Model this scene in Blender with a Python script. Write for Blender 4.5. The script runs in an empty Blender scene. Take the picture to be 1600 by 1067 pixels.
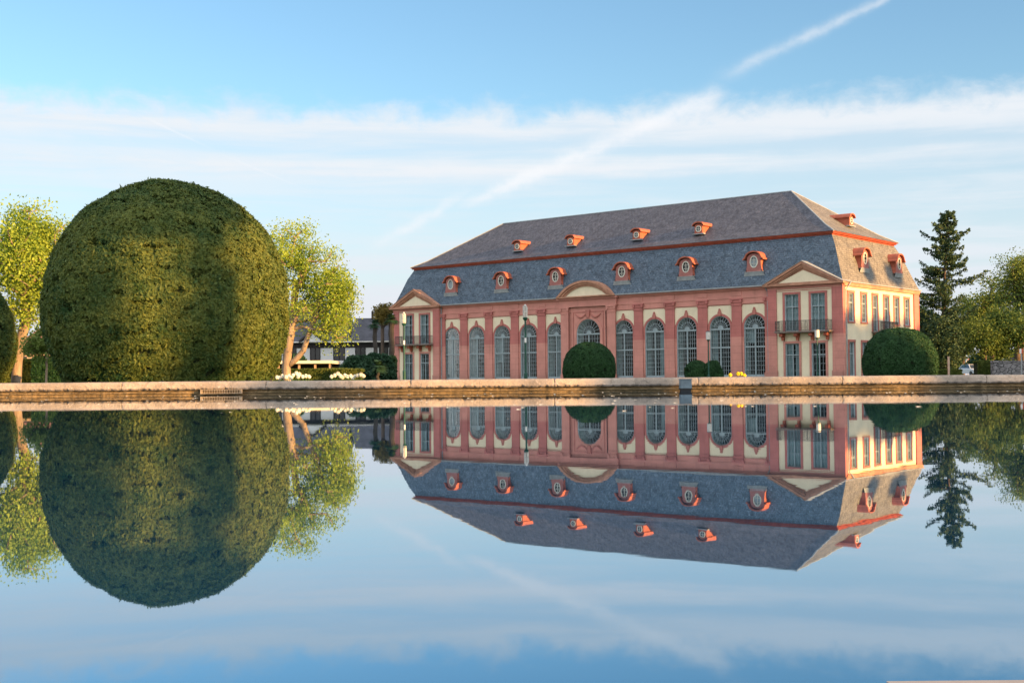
import bpy, math, random
import numpy as np
from math import sin, cos, pi, radians, sqrt, atan2
random.seed(5)
RNG = np.random.default_rng(11)
scene = bpy.context.scene
COL = scene.collection

# ------------------------------------------------------------------ camera
F_PX, HOR, SLOPE, CAM_H = 1941.0, 593.3, -0.0086, 0.25      # focal length and horizon in 1600-px units
roll = math.atan(-SLOPE)
pitch = math.atan((HOR - 533.5) * cos(roll) / F_PX)
fw = np.array([0, cos(pitch), sin(pitch)]); up0 = np.array([0, -sin(pitch), cos(pitch)]); rt0 = np.array([1., 0, 0])
rt = rt0 * cos(roll) - up0 * sin(roll); up = up0 * cos(roll) + rt0 * sin(roll)
cam_data = bpy.data.cameras.new('camera')
cam = bpy.data.objects.new('camera', cam_data); COL.objects.link(cam)
from mathutils import Matrix, Vector
M = Matrix(((rt[0], up[0], -fw[0], 0), (rt[1], up[1], -fw[1], 0), (rt[2], up[2], -fw[2], CAM_H), (0, 0, 0, 1)))
cam.matrix_world = M
cam_data.sensor_width = 36; cam_data.lens = F_PX / 1600 * 36
cam_data.clip_start = 0.05; cam_data.clip_end = 6000
scene.camera = cam

def at(px, py, d):
    """world point seen at photo pixel (px, py) at distance d along +Y"""
    r = fw * F_PX + rt * (px - 800) - up * (py - 533.5)
    k = d / r[1]
    return (r[0] * k, d, CAM_H + r[2] * k)

# ------------------------------------------------------------------ sun + sky
SUN_EL = radians(9.0)
SUN_H = np.array([0.82, -0.572]); SUN_H /= np.linalg.norm(SUN_H)
sd = bpy.data.lights.new('sun', 'SUN'); sd.energy = 5.0; sd.angle = radians(0.55); sd.color = (1.0, 0.53, 0.18)
sun = bpy.data.objects.new('sun', sd); COL.objects.link(sun)
sdir = Vector((SUN_H[0] * cos(SUN_EL), SUN_H[1] * cos(SUN_EL), sin(SUN_EL)))
sun.rotation_euler = sdir.to_track_quat('Z', 'Y').to_euler()
scene.view_settings.view_transform = 'Standard'; scene.view_settings.look = 'None'
scene.view_settings.exposure = 1.6; scene.view_settings.gamma = 1.0

class NT:
    """little helper for building node graphs"""
    def __init__(s, tree): s.t = tree; s.n = tree.nodes; s.l = tree.links
    def node(s, typ, **kw):
        n = s.n.new(typ)
        for k, v in kw.items(): setattr(n, k, v)
        return n
    def put(s, inp, v):
        if isinstance(v, bpy.types.NodeSocket): s.l.new(v, inp)
        elif isinstance(v, (tuple, list)) and len(v) == 3 and inp.type == 'RGBA': inp.default_value = (*v, 1)
        else: inp.default_value = v
    def math(s, op, a, b=None, c=None, clamp=False):
        n = s.node('ShaderNodeMath', operation=op); n.use_clamp = clamp
        s.put(n.inputs[0], a)
        if b is not None: s.put(n.inputs[1], b)
        if c is not None: s.put(n.inputs[2], c)
        return n.outputs[0]
    def comb(s, x, y, z):
        n = s.node('ShaderNodeCombineXYZ')
        for i, v in enumerate((x, y, z)): s.put(n.inputs[i], v)
        return n.outputs[0]
    def noise(s, vec, scale, detail=3, rough=.55, dist=0):
        n = s.node('ShaderNodeTexNoise'); s.put(n.inputs['Vector'], vec)
        n.inputs['Scale'].default_value = scale; n.inputs['Detail'].default_value = detail
        n.inputs['Roughness'].default_value = rough; n.inputs['Distortion'].default_value = dist
        return n.outputs['Fac']
    def mix(s, f, a, b, blend='MIX'):
        n = s.node('ShaderNodeMix', data_type='RGBA', blend_type=blend)
        s.put(n.inputs[0], f); s.put(n.inputs[6], a); s.put(n.inputs[7], b)
        return n.outputs[2]
    def ss(s, v, lo, hi, a=0., b=1.):
        n = s.node('ShaderNodeMapRange', interpolation_type='SMOOTHSTEP')
        s.put(n.inputs[0], v); s.put(n.inputs[1], lo); s.put(n.inputs[2], hi); s.put(n.inputs[3], a); s.put(n.inputs[4], b)
        return n.outputs[0]
    def scale(s, vec, x, y, z):
        n = s.node('ShaderNodeMapping'); s.put(n.inputs[0], vec); n.inputs['Scale'].default_value = (x, y, z)
        return n.outputs[0]

world = bpy.data.worlds.new('World'); scene.world = world; world.use_nodes = True
world.node_tree.nodes.clear()
w = NT(world.node_tree)
sky = w.node('ShaderNodeTexSky', sky_type='NISHITA'); sky.sun_disc = False
sky.sun_elevation = SUN_EL; sky.sun_rotation = atan2(SUN_H[0], SUN_H[1])
sky.air_density = 1.0; sky.dust_density = 0.6; sky.ozone_density = 2.2; sky.altitude = 100
SKY_STR = 0.065
tc = w.node('ShaderNodeTexCoord').outputs['Generated']
sp = w.node('ShaderNodeSeparateXYZ'); w.put(sp.inputs[0], tc)
az = w.math('ARCTAN2', sp.outputs[0], sp.outputs[1]); el = w.math('ARCSINE', sp.outputs[2])
# upper blue: nishita nudged towards a lighter cyan-blue
blue = w.mix(1.0, sky.outputs[0], (1.28, 1.40, 1.42), 'MULTIPLY')
p_edge = w.comb(w.math('MULTIPLY', az, 16.), w.math('MULTIPLY', el, 24.), 0.)
n_edge = w.noise(p_edge, 1.6, 6, .62, .3)
n_big = w.noise(w.comb(w.math('MULTIPLY', az, 2.2), 3.1, 0.), 1.5, 2)
edge = w.math('ADD', w.math('MULTIPLY', w.math('SUBTRACT', n_edge, .5), .05), w.math('MULTIPLY', w.math('SUBTRACT', n_big, .5), .008))
el2 = w.math('ADD', el, edge)
band = w.ss(el2, .227, .200)                                          # upper rim of the cirrus sheet
p_st = w.comb(w.math('MULTIPLY', az, 1.6), w.math('MULTIPLY', el, 46.), 1.7)
n_st = w.noise(p_st, 1.0, 5, .55, .25)
p_st2 = w.comb(w.math('MULTIPLY', az, 7.), w.math('MULTIPLY', el, 60.), 5.)
n_st2 = w.noise(p_st2, 1.0, 5, .6, .6)
st = w.math('ADD', w.math('MULTIPLY', n_st, .6), w.math('MULTIPLY', n_st2, .4))
streak = w.ss(st, .40, .60)
def bump_el(c, wd, amp):                                            # gaussian-like brighter layer at elevation c
    d = w.math('DIVIDE', w.math('SUBTRACT', w.math('ADD', el, w.math('MULTIPLY', edge, .25)), c), wd)
    return w.math('MULTIPLY', w.math('EXPONENT', w.math('MULTIPLY', w.math('MULTIPLY', d, d), -1.)), amp)
layers = w.math('ADD', bump_el(.199, .014, .20), bump_el(.168, .008, .22))
low = w.ss(el, .17, .04, 0., .30)
dens = w.math('ADD', w.math('ADD', w.math('MULTIPLY', streak, .22), .56), w.math('ADD', layers, low), clamp=True)
dens = w.math('MULTIPLY', dens, band)
def contrail(p0, p1, wd0, wd1, amp, wob=.006, f=14.):
    """soft line in (azimuth, elevation) from p0 to p1"""
    def ae(p): r = fw * F_PX + rt * (p[0] - 800) - up * (p[1] - 533.5); r = r / np.linalg.norm(r); return atan2(r[0], r[1]), math.asin(r[2])
    a0, e0 = ae(p0); a1, e1 = ae(p1); L = math.hypot(a1 - a0, e1 - e0); dx, dy = (a1 - a0) / L, (e1 - e0) / L
    qa = w.math('SUBTRACT', az, a0); qe = w.math('SUBTRACT', el, e0)
    t = w.math('ADD', w.math('MULTIPLY', qa, dx), w.math('MULTIPLY', qe, dy))
    d = w.math('ADD', w.math('MULTIPLY', qa, -dy), w.math('MULTIPLY', qe, dx))
    nn = w.noise(w.comb(w.math('MULTIPLY', az, f), w.math('MULTIPLY', el, f), 9.), 3.0, 4, .6)
    d = w.math('ADD', d, w.math('MULTIPLY', w.math('SUBTRACT', nn, .5), wob))
    wd = w.math('ADD', w.math('MULTIPLY', t, (wd1 - wd0) / L), wd0)
    r = w.math('DIVIDE', d, w.math('MAXIMUM', wd, .0004))
    g = w.math('EXPONENT', w.math('MULTIPLY', w.math('MULTIPLY', r, r), -1.))
    m = w.math('MULTIPLY', w.ss(t, -.01, .02), w.ss(t, L, L - .05))
    nn2 = w.noise(w.comb(w.math('MULTIPLY', az, 40.), w.math('MULTIPLY', el, 60.), 2.), 1.0, 5, .6)
    return w.math('MULTIPLY', w.math('MULTIPLY', g, m), w.math('MULTIPLY', w.ss(nn2, .3, .62, .55, 1.), amp))
c1 = contrail((1420, -22), (1095, 135), .0024, .0058, .50, .009)
c2 = contrail((1130, 140), (690, 335), .0070, .0045, .78, .012)
c2b = contrail((730, 300), (560, 400), .0045, .0045, .6, .010)
c3 = contrail((225, 183), (352, 243), .0009, .0009, .42, .001)
c4 = contrail((350, 243), (500, 305), .0009, .0006, .22, .001)
c5 = contrail((752, 95), (778, 90), .004, .004, .25, .012, 30.)
cc = c1
for c in (c2, c2b, c3, c4, c5): cc = w.math('MAXIMUM', cc, c)
dens = w.math('ADD', dens, w.math('MULTIPLY', w.math('SUBTRACT', 1., dens), cc), clamp=True)
white_f = w.math('ADD', w.math('MULTIPLY', streak, .55), w.math('MULTIPLY', layers, 1.9), clamp=True)
cloud_hi = w.mix(white_f, (3.65, 4.15, 4.6), (4.4, 4.6, 4.85))
cloud_col = w.mix(w.ss(el, -.01, .12), (4.2, 4.15, 4.4), cloud_hi)
cloud_col = w.mix(cc, cloud_col, (4.9, 4.95, 5.1))
# added cloud overhead and behind, out of frame: bright fill for the shaded facade
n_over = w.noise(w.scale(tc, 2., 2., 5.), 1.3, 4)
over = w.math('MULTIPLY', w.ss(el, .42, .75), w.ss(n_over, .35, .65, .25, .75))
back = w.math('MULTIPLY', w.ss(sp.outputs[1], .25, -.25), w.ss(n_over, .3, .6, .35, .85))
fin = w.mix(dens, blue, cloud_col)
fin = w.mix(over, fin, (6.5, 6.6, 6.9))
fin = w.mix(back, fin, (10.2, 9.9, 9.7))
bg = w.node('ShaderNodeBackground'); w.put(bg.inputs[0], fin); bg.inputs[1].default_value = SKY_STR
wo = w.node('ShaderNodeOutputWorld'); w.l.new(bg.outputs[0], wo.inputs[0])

# ------------------------------------------------------------------ materials
def new_mat(name):
    m = bpy.data.materials.new(name); m.use_nodes = True; m.node_tree.nodes.clear()
    g = NT(m.node_tree)
    out = g.node('ShaderNodeOutputMaterial')
    return m, g, out
def surf(name, col, rough=.7, var=.25, nscale=2., col2=None, bump=.0, bscale=30., metallic=0., spec=.3, fine=.15, fscale=25., coords='Object', extra=None, stretch=(1, 1, 1)):
    m, g, out = new_mat(name)
    b = g.node('ShaderNodeBsdfPrincipled'); g.l.new(b.outputs[0], out.inputs[0])
    tcn = g.node('ShaderNodeTexCoord').outputs[coords]
    v = g.scale(tcn, *stretch)
    n1 = g.noise(v, nscale, 5, .6); n2 = g.noise(v, fscale, 3, .6)
    c2 = col2 or tuple(c * (1 - var) for c in col)
    c1 = tuple(min(1, c * (1 + var * .45)) for c in col)
    c = g.mix(g.ss(n1, .3, .7), c2, c1)
    c = g.mix(g.ss(n2, .25, .75, 0, fine), c, (0.0, 0.0, 0.0))
    if extra: c = extra(g, tcn, c)
    g.put(b.inputs['Base Color'], c)
    b.inputs['Roughness'].default_value = rough; b.inputs['Metallic'].default_value = metallic
    b.inputs['Specular IOR Level'].default_value = spec
    if bump:
        bn = g.node('ShaderNodeBump'); bn.inputs['Distance'].default_value = bump
        g.put(bn.inputs['Height'], g.noise(v, bscale, 4, .6)); g.l.new(bn.outputs[0], b.inputs['Normal'])
    return m
def streaks(amount, colr=(.10, .07, .05)):
    def f(g, tcn, c):
        n = g.noise(g.scale(tcn, 2.6, 2.6, .22), 1.6, 4, .6)
        return g.mix(g.ss(n, .52, .78, 0, amount), c, colr)
    return f
def paint_line(g, tcn, c):       # the pilasters are redder, unpainted stone above 3.75 m
    sp_ = g.node('ShaderNodeSeparateXYZ'); pos = g.node('ShaderNodeNewGeometry').outputs['Position']; g.put(sp_.inputs[0], pos)
    n = g.noise(pos, .35, 1)
    zz = g.math('ADD', sp_.outputs[2], g.math('MULTIPLY', n, .3))
    c = g.mix(g.ss(zz, 3.86, 3.92), c, g.mix(1., c, (.80, .63, .68), 'MULTIPLY'))
    zf = g.math('FRACT', g.math('MULTIPLY', sp_.outputs[2], 1.7)); ln_ = g.math('LESS_THAN', zf, .05)
    c = g.mix(g.math('MULTIPLY', ln_, .28), c, (.12, .06, .05))
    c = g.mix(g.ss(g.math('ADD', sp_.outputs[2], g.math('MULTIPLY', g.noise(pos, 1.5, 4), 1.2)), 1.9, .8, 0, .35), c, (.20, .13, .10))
    return streaks(.35)(g, tcn, c)
PINK = (.58, .262, .218)
M_PINK = surf('pink_plaster', PINK, .85, .14, .7, extra=streaks(.18), bump=.004)
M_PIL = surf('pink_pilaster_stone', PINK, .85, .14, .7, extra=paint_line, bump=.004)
M_STONE = surf('red_sandstone_trim', (.44, .17, .14), .85, .2, 1.2, extra=streaks(.25), bump=.006)
M_PEDI = surf('weathered_pediment_stone', (.46, .24, .16), .85, .25, 1.5, extra=streaks(.25), bump=.006)
M_CREAM = surf('cream_render', (.77, .69, .51), .9, .09, .8, extra=streaks(.14, (.4, .3, .2)), bump=.003)
M_CORN = surf('dark_red_eave_board', (.34, .065, .03), .6, .25, 2.)
M_ORANGE = surf('dormer_terracotta_paint', (.40, .115, .07), .7, .2, 3.)
M_FACE = surf('dormer_front_paint', (.36, .15, .135), .8, .2, 3.)
M_FRAME = surf('grey_blue_window_paint', (.27, .34, .37), .55, .12, 3.)
M_REVEAL = surf('pale_grey_reveal', (.62, .70, .74), .8, .12, 1.5)
M_CURTAIN = surf('blue_grey_blind', (.30, .37, .42), .9, .3, 1.1, fscale=6)
M_BLIND = surf('lilac_grey_blind', (.34, .29, .31), .9, .25, 1.4)
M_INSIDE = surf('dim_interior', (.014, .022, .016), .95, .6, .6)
M_OVAL = surf('pale_oval_frame', (.62, .62, .55), .6, .12, 4.)
M_LEAD = surf('grey_lead_flashing', (.30, .33, .35), .5, .2, 3.)
M_IRON = surf('dark_iron', (.045, .05, .055), .5, .3, 5.)
M_DARKGREEN = surf('dark_green_paint', (.015, .075, .055), .45, .2, 5.)
M_WHITE = surf('white_paint', (.80, .80, .78), .5, .06, 3.)
M_BALC = surf('grey_stone_slab', (.25, .20, .18), .85, .25, 4.)
def slate(name, c1, c2, speck, scale=1., mort=(.04, .045, .05)):
    m, g, out = new_mat(name)
    b = g.node('ShaderNodeBsdfPrincipled'); g.l.new(b.outputs[0], out.inputs[0])
    uv = g.node('ShaderNodeUVMap').outputs[0]
    br = g.node('ShaderNodeTexBrick'); g.put(br.inputs['Vector'], uv); br.offset = .5
    br.inputs['Scale'].default_value = 1.; br.inputs['Brick Width'].default_value = .34 * scale; br.inputs['Row Height'].default_value = .22 * scale
    br.inputs['Mortar Size'].default_value = .016; br.inputs['Mortar Smooth'].default_value = .3
    g.put(br.inputs['Color1'], c1); g.put(br.inputs['Color2'], c2); g.put(br.inputs['Mortar'], mort); br.inputs['Bias'].default_value = 0
    n1 = g.noise(uv, .35, 4, .6); n2 = g.noise(uv, 1.9, 5, .72, 1.2); n3 = g.noise(uv, 2.8, 5, .75, 1.5)
    n4 = g.noise(g.scale(uv, 1.6, .22, 1), 1.4, 4, .6)
    c = g.mix(g.ss(n1, .3, .7, 0, .35), br.outputs[0], g.mix(1., br.outputs[0], (.55, .6, .66), 'MULTIPLY'))
    c = g.mix(g.ss(n2, .46, .60, 0, .72), c, tuple(x * .38 for x in c1))
    c = g.mix(g.ss(n3, .52, .66, 0, .50), c, speck)
    c = g.mix(g.ss(n4, .5, .8, 0, .35), c, tuple(x * .5 for x in c2))
    g.put(b.inputs['Base Color'], c); b.inputs['Roughness'].default_value = .62; b.inputs['Specular IOR Level'].default_value = .35
    bn = g.node('ShaderNodeBump'); bn.inputs['Distance'].default_value = .02; bn.inputs['Strength'].default_value = .6
    g.put(bn.inputs['Height'], g.math('ADD', g.math('MULTIPLY', br.outputs['Fac'], -1.), n3)); g.l.new(bn.outputs[0], b.inputs['Normal'])
    return m
M_SLATE = slate('blue_grey_slate', (.072, .115, .165), (.105, .15, .205), (.23, .30, .37))
M_SLATE_UP = slate('brown_grey_slate', (.075, .080, .105), (.108, .108, .13), (.18, .175, .20))
M_SLATE_END = slate('pale_end_slate', (.17, .165, .15), (.21, .20, .18), (.30, .29, .25))  # paler, warmer slate for the right end slopes
def glass(name, tint=(.8, .9, .88), refl=1.0):
    m, g, out = new_mat(name)
    fr = g.node('ShaderNodeFresnel'); fr.inputs[0].default_value = 1.5
    tr = g.node('ShaderNodeBsdfTransparent'); tr.inputs[0].default_value = (*tint, 1)
    gl = g.node('ShaderNodeBsdfGlossy'); gl.inputs['Roughness'].default_value = .03
    mx = g.node('ShaderNodeMixShader'); g.put(mx.inputs[0], g.math('MULTIPLY', fr.outputs[0], .2 * refl, clamp=True))
    g.l.new(tr.outputs[0], mx.inputs[1]); g.l.new(gl.outputs[0], mx.inputs[2]); g.l.new(mx.outputs[0], out.inputs[0])
    bn = g.node('ShaderNodeBump'); bn.inputs['Distance'].default_value = .01
    g.put(bn.inputs['Height'], g.noise(g.node('ShaderNodeTexCoord').outputs['Object'], 3., 2)); g.l.new(bn.outputs[0], gl.inputs['Normal'])
    return m
M_GLASS = glass('window_glass')
def leafmat(name, dark, light, trans=.35, rough=.6):
    m, g, out = new_mat(name)
    att = g.node('ShaderNodeAttribute', attribute_name='tint').outputs['Fac']
    n = g.noise(g.node('ShaderNodeTexCoord').outputs['Object'], .9, 3)
    f = g.math('ADD', g.math('MULTIPLY', att, .7), g.math('MULTIPLY', g.ss(n, .3, .7), .3))
    c = g.mix(f, dark, light)
    b = g.node('ShaderNodeBsdfPrincipled'); g.put(b.inputs['Base Color'], c); b.inputs['Roughness'].default_value = rough; b.inputs['Specular IOR Level'].default_value = .2
    t = g.node('ShaderNodeBsdfTranslucent'); g.put(t.inputs[0], c)
    mx = g.node('ShaderNodeMixShader'); mx.inputs[0].default_value = trans
    g.l.new(b.outputs[0], mx.inputs[1]); g.l.new(t.outputs[0], mx.inputs[2]); g.l.new(mx.outputs[0], out.inputs[0])
    return m
L_YEW = leafmat('yew_foliage', (.014, .060, .020), (.150, .172, .034), .2)
L_BOX = leafmat('dark_clipped_foliage', (.010, .040, .014), (.030, .085, .026), .12)
L_SPRING = leafmat('fresh_spring_leaves', (.15, .25, .035), (.42, .52, .075), .45)
L_SPRING2 = leafmat('yellow_green_leaves', (.075, .125, .028), (.20, .265, .055), .4)
L_MID = leafmat('mid_green_leaves', (.045, .095, .025), (.14, .20, .045), .35)
L_CONIFER = leafmat('conifer_needles', (.022, .052, .026), (.075, .12, .05), .15)
L_DARK = leafmat('dark_shrub_leaves', (.012, .040, .022), (.035, .085, .040), .2)
L_BROWN = leafmat('bronze_leaves', (.12, .10, .03), (.26, .20, .05), .3)
L_GRASS = leafmat('hedge_leaves', (.05, .09, .02), (.16, .18, .04), .3)
L_PALM = leafmat('palm_fronds', (.020, .055, .030), (.06, .12, .055), .2)
M_BARK = surf('pale_bark', (.27, .21, .155), .9, .35, 4., bump=.03, bscale=12, stretch=(1, 1, .25))
M_BARKD = surf('dark_bark', (.10, .075, .06), .9, .4, 4., bump=.03, bscale=12, stretch=(1, 1, .25))
M_CORE = surf('core_dark_fill', (.010, .020, .008), 1., .3, 3.)  # near-black fill for the added cores inside clipped foliage

# ------------------------------------------------------------------ mesh helpers
class MB:
    def __init__(s): s.v = []; s.f = []; s.m = []; s.uv = None
    def add(s, vs, fs, mi=0):
        o = len(s.v); s.v += [tuple(map(float, q)) for q in vs]
        for f in fs: s.f.append(tuple(i + o for i in f)); s.m.append(mi)
        return s
    def box(s, x0, x1, y0, y1, z0, z1, mi=0):
        x0, x1 = min(x0, x1), max(x0, x1); y0, y1 = min(y0, y1), max(y0, y1); z0, z1 = min(z0, z1), max(z0, z1)
        v = [(x, y, z) for z in (z0, z1) for y in (y0, y1) for x in (x0, x1)]
        return s.add(v, [(0, 2, 3, 1), (4, 5, 7, 6), (0, 1, 5, 4), (2, 6, 7, 3), (0, 4, 6, 2), (1, 3, 7, 5)], mi)
    def quad(s, a, b, c, d, mi=0): return s.add([a, b, c, d], [(0, 1, 2, 3)], mi)
    def prism(s, poly, y0, y1, mi=0):
        """poly = [(x,z)] outline, extruded y0..y1"""
        n = len(poly)
        v = [(x, y0, z) for x, z in poly] + [(x, y1, z) for x, z in poly]
        f = [tuple(range(n)), tuple(range(2 * n - 1, n - 1, -1))] + [(i, n + i, n + (i + 1) % n, (i + 1) % n) for i in range(n)]
        return s.add(v, f, mi)
    def strip(s, inner, outer, y0, y1, mi=0, closed=False):
        """solid band between two (x,z) polylines of equal length, extruded y0..y1"""
        n = len(inner)
        for i in range(n if closed else n - 1):
            j = (i + 1) % n
            a, b, c, d = inner[i], inner[j], outer[j], outer[i]
            v = [(p[0], y0, p[1]) for p in (a, b, c, d)] + [(p[0], y1, p[1]) for p in (a, b, c, d)]
            s.add(v, [(0, 1, 2, 3), (7, 6, 5, 4), (0, 4, 5, 1), (3, 2, 6, 7)], mi)
        if not closed:
            for i in (0, n - 1):
                a, d = inner[i], outer[i]
                s.quad((a[0], y0, a[1]), (d[0], y0, d[1]), (d[0], y1, d[1]), (a[0], y1, a[1]), mi)
        return s
    def tube(s, pts, rad, seg=8, mi=0, cap=True):
        pts = [np.array(p, float) for p in pts]; n = len(pts)
        if not hasattr(rad, '__len__'): rad = [rad] * n
        prev = None; rings = []
        for i in range(n):
            t = pts[min(i + 1, n - 1)] - pts[max(i - 1, 0)]; t = t / (np.linalg.norm(t) + 1e-9)
            if prev is None:
                a = np.array([0, 0, 1.]) if abs(t[2]) < .9 else np.array([1., 0, 0])
                nx = np.cross(t, a)
            else: nx = prev - t * (prev @ t)
            nx = nx / (np.linalg.norm(nx) + 1e-9); prev = nx; ny = np.cross(t, nx)
            rings.append([pts[i] + (nx * cos(2 * pi * k / seg) + ny * sin(2 * pi * k / seg)) * rad[i] for k in range(seg)])
        v = [q for r in rings for q in r]
        f = [(i * seg + k, i * seg + (k + 1) % seg, (i + 1) * seg + (k + 1) % seg, (i + 1) * seg + k) for i in range(n - 1) for k in range(seg)]
        if cap: f += [tuple(range(seg - 1, -1, -1)), tuple((n - 1) * seg + k for k in range(seg))]
        return s.add(v, f, mi)
    def lathe(s, prof, c=(0, 0, 0), seg=16, mi=0):
        """prof = [(r,z)]"""
        n = len(prof)
        v = [(c[0] + r * cos(2 * pi * k / seg), c[1] + r * sin(2 * pi * k / seg), c[2] + z) for r, z in prof for k in range(seg)]
        f = [(i * seg + k, i * seg + (k + 1) % seg, (i + 1) * seg + (k + 1) % seg, (i + 1) * seg + k) for i in range(n - 1) for k in range(seg)]
        f += [tuple(range(seg - 1, -1, -1)), tuple((n - 1) * seg + k for k in range(seg))]
        return s.add(v, f, mi)
    def mesh(s, name, mats, smooth=False):
        me = bpy.data.meshes.new(name); me.from_pydata(s.v, [], s.f)
        for m in (mats if isinstance(mats, (list, tuple)) else [mats]): me.materials.append(m)
        me.polygons.foreach_set('material_index', s.m)
        if smooth: me.polygons.foreach_set('use_smooth', [True] * len(s.f))
        if s.uv: 
            uvl = me.uv_layers.new(name='UVMap'); uvl.data.foreach_set('uv', [c for f in s.uv for q in f for c in q])
        me.update(); return me
    def build(s, name, mats, parent=None, loc=(0, 0, 0), rz=0., smooth=False):
        return link(name, s.mesh(name, mats, smooth), parent, loc, rz)
def link(name, me, parent=None, loc=(0, 0, 0), rz=0.):
    o = bpy.data.objects.new(name, me); COL.objects.link(o); o.parent = parent; o.location = loc; o.rotation_euler = (0, 0, rz)
    return o
def tag(o, label=None, cat=None, group=None, kind=None):
    if label: o['label'] = label
    if cat: o['category'] = cat
    if group: o['group'] = group
    if kind: o['kind'] = kind
    return o
def empty(name, loc, label, cat, group=None, rz=0.):
    o = bpy.data.objects.new(name, None); COL.objects.link(o); o.location = loc; o.rotation_euler = (0, 0, rz)
    o.empty_display_size = .3
    return tag(o, label, cat, group)
def children(o): return [c for c in o.children]
def copy_tree(o, parent=None):
    c = o.copy(); COL.objects.link(c); c.parent = parent
    for ch in children(o): copy_tree(ch, c)
    return c
def arc(cx, cz, r, a0, a1, n, rz=None):
    rz = rz or r
    return [(cx + r * cos(a0 + (a1 - a0) * i / n), cz + rz * sin(a0 + (a1 - a0) * i / n)) for i in range(n + 1)]

# ------------------------------------------------------------------ ground, pool, water
GZ = 0.19
PX0, PX1, PY0, PY1 = -34., 34., -3.4, 24.3
M_LAWN = surf('short_lawn', (.055, .095, .022), .95, .35, .25, bump=.03, bscale=60, fscale=8, fine=.35)
xs = [-3000, PX0 - .5, PX1 + .5, 3000]; ys = [-3000, PY0 - .5, PY1 + .5, 4000]
g = MB(); V = [(x, y, GZ) for y in ys for x in xs]
g.add(V, [(j * 4 + i, j * 4 + i + 1, (j + 1) * 4 + i + 1, (j + 1) * 4 + i) for j in range(3) for i in range(3) if not (i == 1 and j == 1)])
tag(g.build('ground', M_LAWN), kind='structure')

m, gg, out = new_mat('still_water')
lw = gg.node('ShaderNodeLayerWeight'); lw.inputs[0].default_value = .5
pos = gg.node('ShaderNodeNewGeometry').outputs['Position']
bn = gg.node('ShaderNodeBump'); bn.inputs['Distance'].default_value = 1.0; bn.inputs['Strength'].default_value = 1.0
h1 = gg.noise(gg.scale(pos, 1., .7, 1.), .35, 2); h2 = gg.noise(pos, 3.0, 3, .5); h3 = gg.noise(pos, 14.0, 2, .5)
calm = gg.ss(gg.noise(pos, .12, 2), .35, .7, .4, 1.4)
hh = gg.math('ADD', gg.math('MULTIPLY', h1, .0010), gg.math('MULTIPLY', calm, gg.math('ADD', gg.math('MULTIPLY', h2, .00022), gg.math('MULTIPLY', h3, .00004))))
gg.put(bn.inputs['Height'], hh)
gl = gg.node('ShaderNodeBsdfGlossy'); gl.inputs['Roughness'].default_value = .012; gg.put(gl.inputs['Color'], gg.mix(gg.ss(lw.outputs['Facing'], .74, 1.0), (.66, .84, .99), (.93, .96, .98)))
gg.l.new(bn.outputs[0], gl.inputs['Normal'])
df = gg.node('ShaderNodeBsdfDiffuse'); df.inputs[0].default_value = (.006, .045, .10, 1)
fac = gg.math('POWER', lw.outputs['Facing'], 2.7)
fac = gg.math('ADD', gg.math('MULTIPLY', fac, .97), .02, clamp=True)
mx = gg.node('ShaderNodeMixShader'); gg.put(mx.inputs[0], fac); gg.l.new(df.outputs[0], mx.inputs[1]); gg.l.new(gl.outputs[0], mx.inputs[2]); gg.l.new(mx.outputs[0], out.inputs[0])
M_WATER = m
tag(MB().quad((PX0, PY0, 0), (PX1, PY0, 0), (PX1, PY1 + .3, 0), (PX0, PY1 + .3, 0)).build('water', M_WATER), kind='structure')

def lichen(g, tcn, c):
    n = g.noise(tcn, 3.5, 5, .7, 1.); n2 = g.noise(tcn, 28., 3, .7)
    rnd = g.node('ShaderNodeObjectInfo').outputs['Random']
    c = g.mix(1., c, g.mix(rnd, (.70, .72, .74), (1.06, 1.03, .98)), 'MULTIPLY')
    c = g.mix(g.ss(n, .5, .66, 0, .62), c, (.15, .13, .11))
    return g.mix(g.ss(n2, .60, .7, 0, .5), c, (.62, .58, .50))
M_COPE = surf('worn_coping_stone', (.38, .325, .275), .85, .3, .9, extra=lichen, bump=.02, bscale=14)
def moss(g, tcn, c):
    n = g.noise(g.scale(tcn, 1, 1, 3.), 5, 5, .7, .8); n2 = g.noise(tcn, 18., 3, .7)
    c = g.mix(g.ss(n, .42, .6, 0, .7), c, (.055, .042, .018))
    return g.mix(g.ss(n2, .58, .72, 0, .35), c, (.30, .24, .14))
M_POOLWALL = surf('mossy_pool_wall', (.21, .15, .075), .8, .35, 1.5, extra=moss, bump=.03, bscale=12)
rim = empty('pool_wall', (0, PY1, 0), 'long low pool edging of worn stone slabs over a mossy wall, behind the water', 'pool wall')
CT = 0.269
wb = MB(); N = 1400
# wall below the coping, with a ledge; ragged surface
def rag(x, s, amp): return amp * (sin(x * 7.3 + s) * .4 + sin(x * 17.1 + s * 2.3) * .35 + sin(x * 41.7 + s * 1.7) * .25)
for i in range(N):
    xa = PX0 + (PX1 - PX0) * i / N; xb = PX0 + (PX1 - PX0) * (i + 1) / N
    prof = lambda x: [(.07, .15), (.06 + rag(x, 1, .012), .085), (.0 + rag(x, 3, .014), .068 + rag(x, 5, .010)), (.0 + rag(x, 3, .014), .040 + rag(x, 7, .006)), (.04 + rag(x, 4, .01), .03), (.04 + rag(x, 4, .01), -.1)]
    A, B = prof(xa), prof(xb)
    for k in range(5):
        wb.quad((xa, A[k][0], A[k][1]), (xa, A[k + 1][0], A[k + 1][1]), (xb, B[k + 1][0], B[k + 1][1]), (xb, B[k][0], B[k][1]))
wb.build('wall_face', M_POOLWALL, rim)
x = at(866, 600, PY1)[0] - 2.815 * 13
k = 0
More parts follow.
